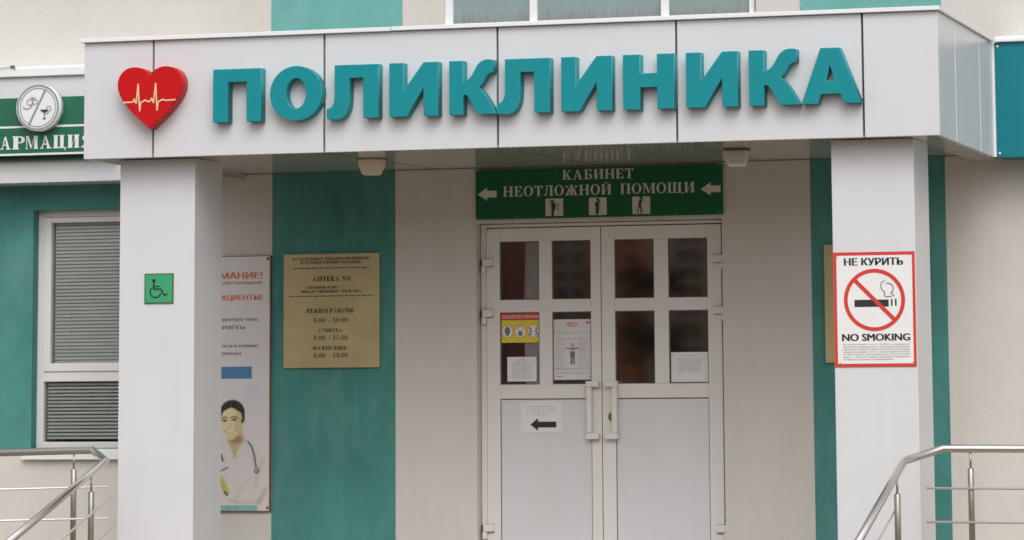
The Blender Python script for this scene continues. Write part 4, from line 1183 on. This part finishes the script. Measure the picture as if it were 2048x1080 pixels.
# ------------------------------------------------------------------ across the yard: what the door glass reflects, and unseen blocks beside it
Yf, H = -90.0, 12.6
ab = thing("apartment_building", "tall orange and dark red brick apartment block with pale balconies, facing the clinic door", "building", (-27, -95, -.65), "apartment blocks across the yard")
def strip(name, x0, x1, m, y=Yf, z0=-.65, z1=H): return obj(name, B1(x0, x1, y - (6 if name == 'wall' else .5), y, z0, z1), m, ab)
strip("wall", -60, -29.2, M['redbrick']); strip("wall", -29.2, -25.2, M['oliverender'], y=Yf + .02); strip("wall", -25.2, -22.6, M['brick']); strip("wall", -22.6, -8, M['brick'], y=Yf + .01)
for x in (-27.0, -21.4): strip("pilaster", x - .15, x + .15, M['pilaster'], y=Yf + .45, z1=H - .3)
for x in (-20.9, -17.6): strip("pilaster", x - .3, x + .3, M['pilaster'], y=Yf + .9, z1=H - .3)
for xa, xb, kind in ((-28.9, -27.2, 0), (-26.8, -25.4, 0), (-24.5, -23.0, 1), (-20.55, -17.95, 2), (-34, -32.4, 1), (-38, -36.4, 1), (-14, -12.5, 1)):
    for k in range(4):
        z = .5 + 2.65 * k
        wnd = obj("window", B1(xa + .15, xb - .15, Yf - .3, Yf + .08, z + .75, z + 2.1), M['windowdark'], ab)
        if kind == 2:
            obj("balcony", box(box(BM(), xa, xb, Yf + .03, Yf + .95, z - .1, z + .05), xa, xb, Yf + .88, Yf + .95, z + .05, z + .55), M['pilaster'], ab)
            obj("lamplit_pane", B1(-19.55, -18.95, Yf + .081, Yf + .09, z + .85, z + 1.9), M['lit'], wnd)
        elif kind == 0:
            obj("balcony", box(BM(), xa, xb, Yf + .03, Yf + .5, z - .1, z + .75), M['oliverender'], ab)
obj("roof", B1(-60.3, -7.7, Yf - 6.3, Yf + .6, H, H + .3), M['pilaster'], ab)
for lab, xa, xb, yb, mm in (("unseen long dark red brick block added opposite the left end of the clinic to block low sky", -180, -66, -84, 'redbrick'), ("unseen long tall orange brick block added opposite the right end of the clinic to block low sky", -2, 130, -88, 'brick')):
    nb = thing("apartment_building", lab, "building", ((xa + xb) / 2, yb - 4, -.65), "apartment blocks across the yard")  # neighbour blocks out of view, added to keep low sky off the entrance
    nh = []
    nx_ = int((xb - xa) / 6.6)
    for i_ in range(nx_):
        for k in range(3): nh.append((xa + 2.2 + i_ * 6.6, xa + 4.4 + i_ * 6.6, 1.0 + 3.0 * k, 2.6 + 3.0 * k))
    obj("wall", wallbox(xa, xb, yb - .4, yb, -.65, H - 1, nh), M[mm], nb)
    obj("glazing", B1(xa + .5, xb - .5, yb - .45, yb - .41, 0, H - 2), M['windowdark'], nb)
    obj("roof", B1(xa - .3, xb + .3, yb - 9, yb + .5, H - .99, H - .6), M['pilaster'], nb)

tr = thing("tree", "dark leafy tree reflected in the door glass in front of the brick block", "tree", (-10.0, -42, -.65))
tb_ = BM()
limbs = [((-10.0, -42, -.65), (-9.95, -42, 1.2), (-10.1, -42, 3.0), .14), ((-9.97, -42, 1.0), (-10.5, -41.8, 2.0), (-10.9, -41.6, 3.2), .07), ((-9.97, -42, 1.4), (-9.5, -42.2, 2.3), (-9.2, -42.4, 3.3), .07)]
for a, b, c_, r_ in limbs: tube(tb_, [a, b, c_], [r_, r_ * .75, r_ * .4], 10)
obj("trunk", tb_, M['bark'], tr)
lfm = BM()
for k in range(1500):
    cxx, cyy, czz = random.choice([(-10.7, -41.7, 2.9), (-9.4, -42.3, 3.0), (-10.1, -41.9, 3.5), (-9.3, -42, 2.2), (-9.9, -42, 2.4)])
    p = Vector((random.gauss(cxx, .32), random.gauss(cyy, .4), random.gauss(czz, .38)))
    a = Vector((random.uniform(-1, 1), random.uniform(-1, 1), random.uniform(-1, 1))).normalized() * .09
    b = a.orthogonal().normalized() * .05
    lfm.faces.new([lfm.verts.new(p + a), lfm.verts.new(p + b), lfm.verts.new(p - a), lfm.verts.new(p - b)])
obj("crown", lfm, M['leaf'], tr)
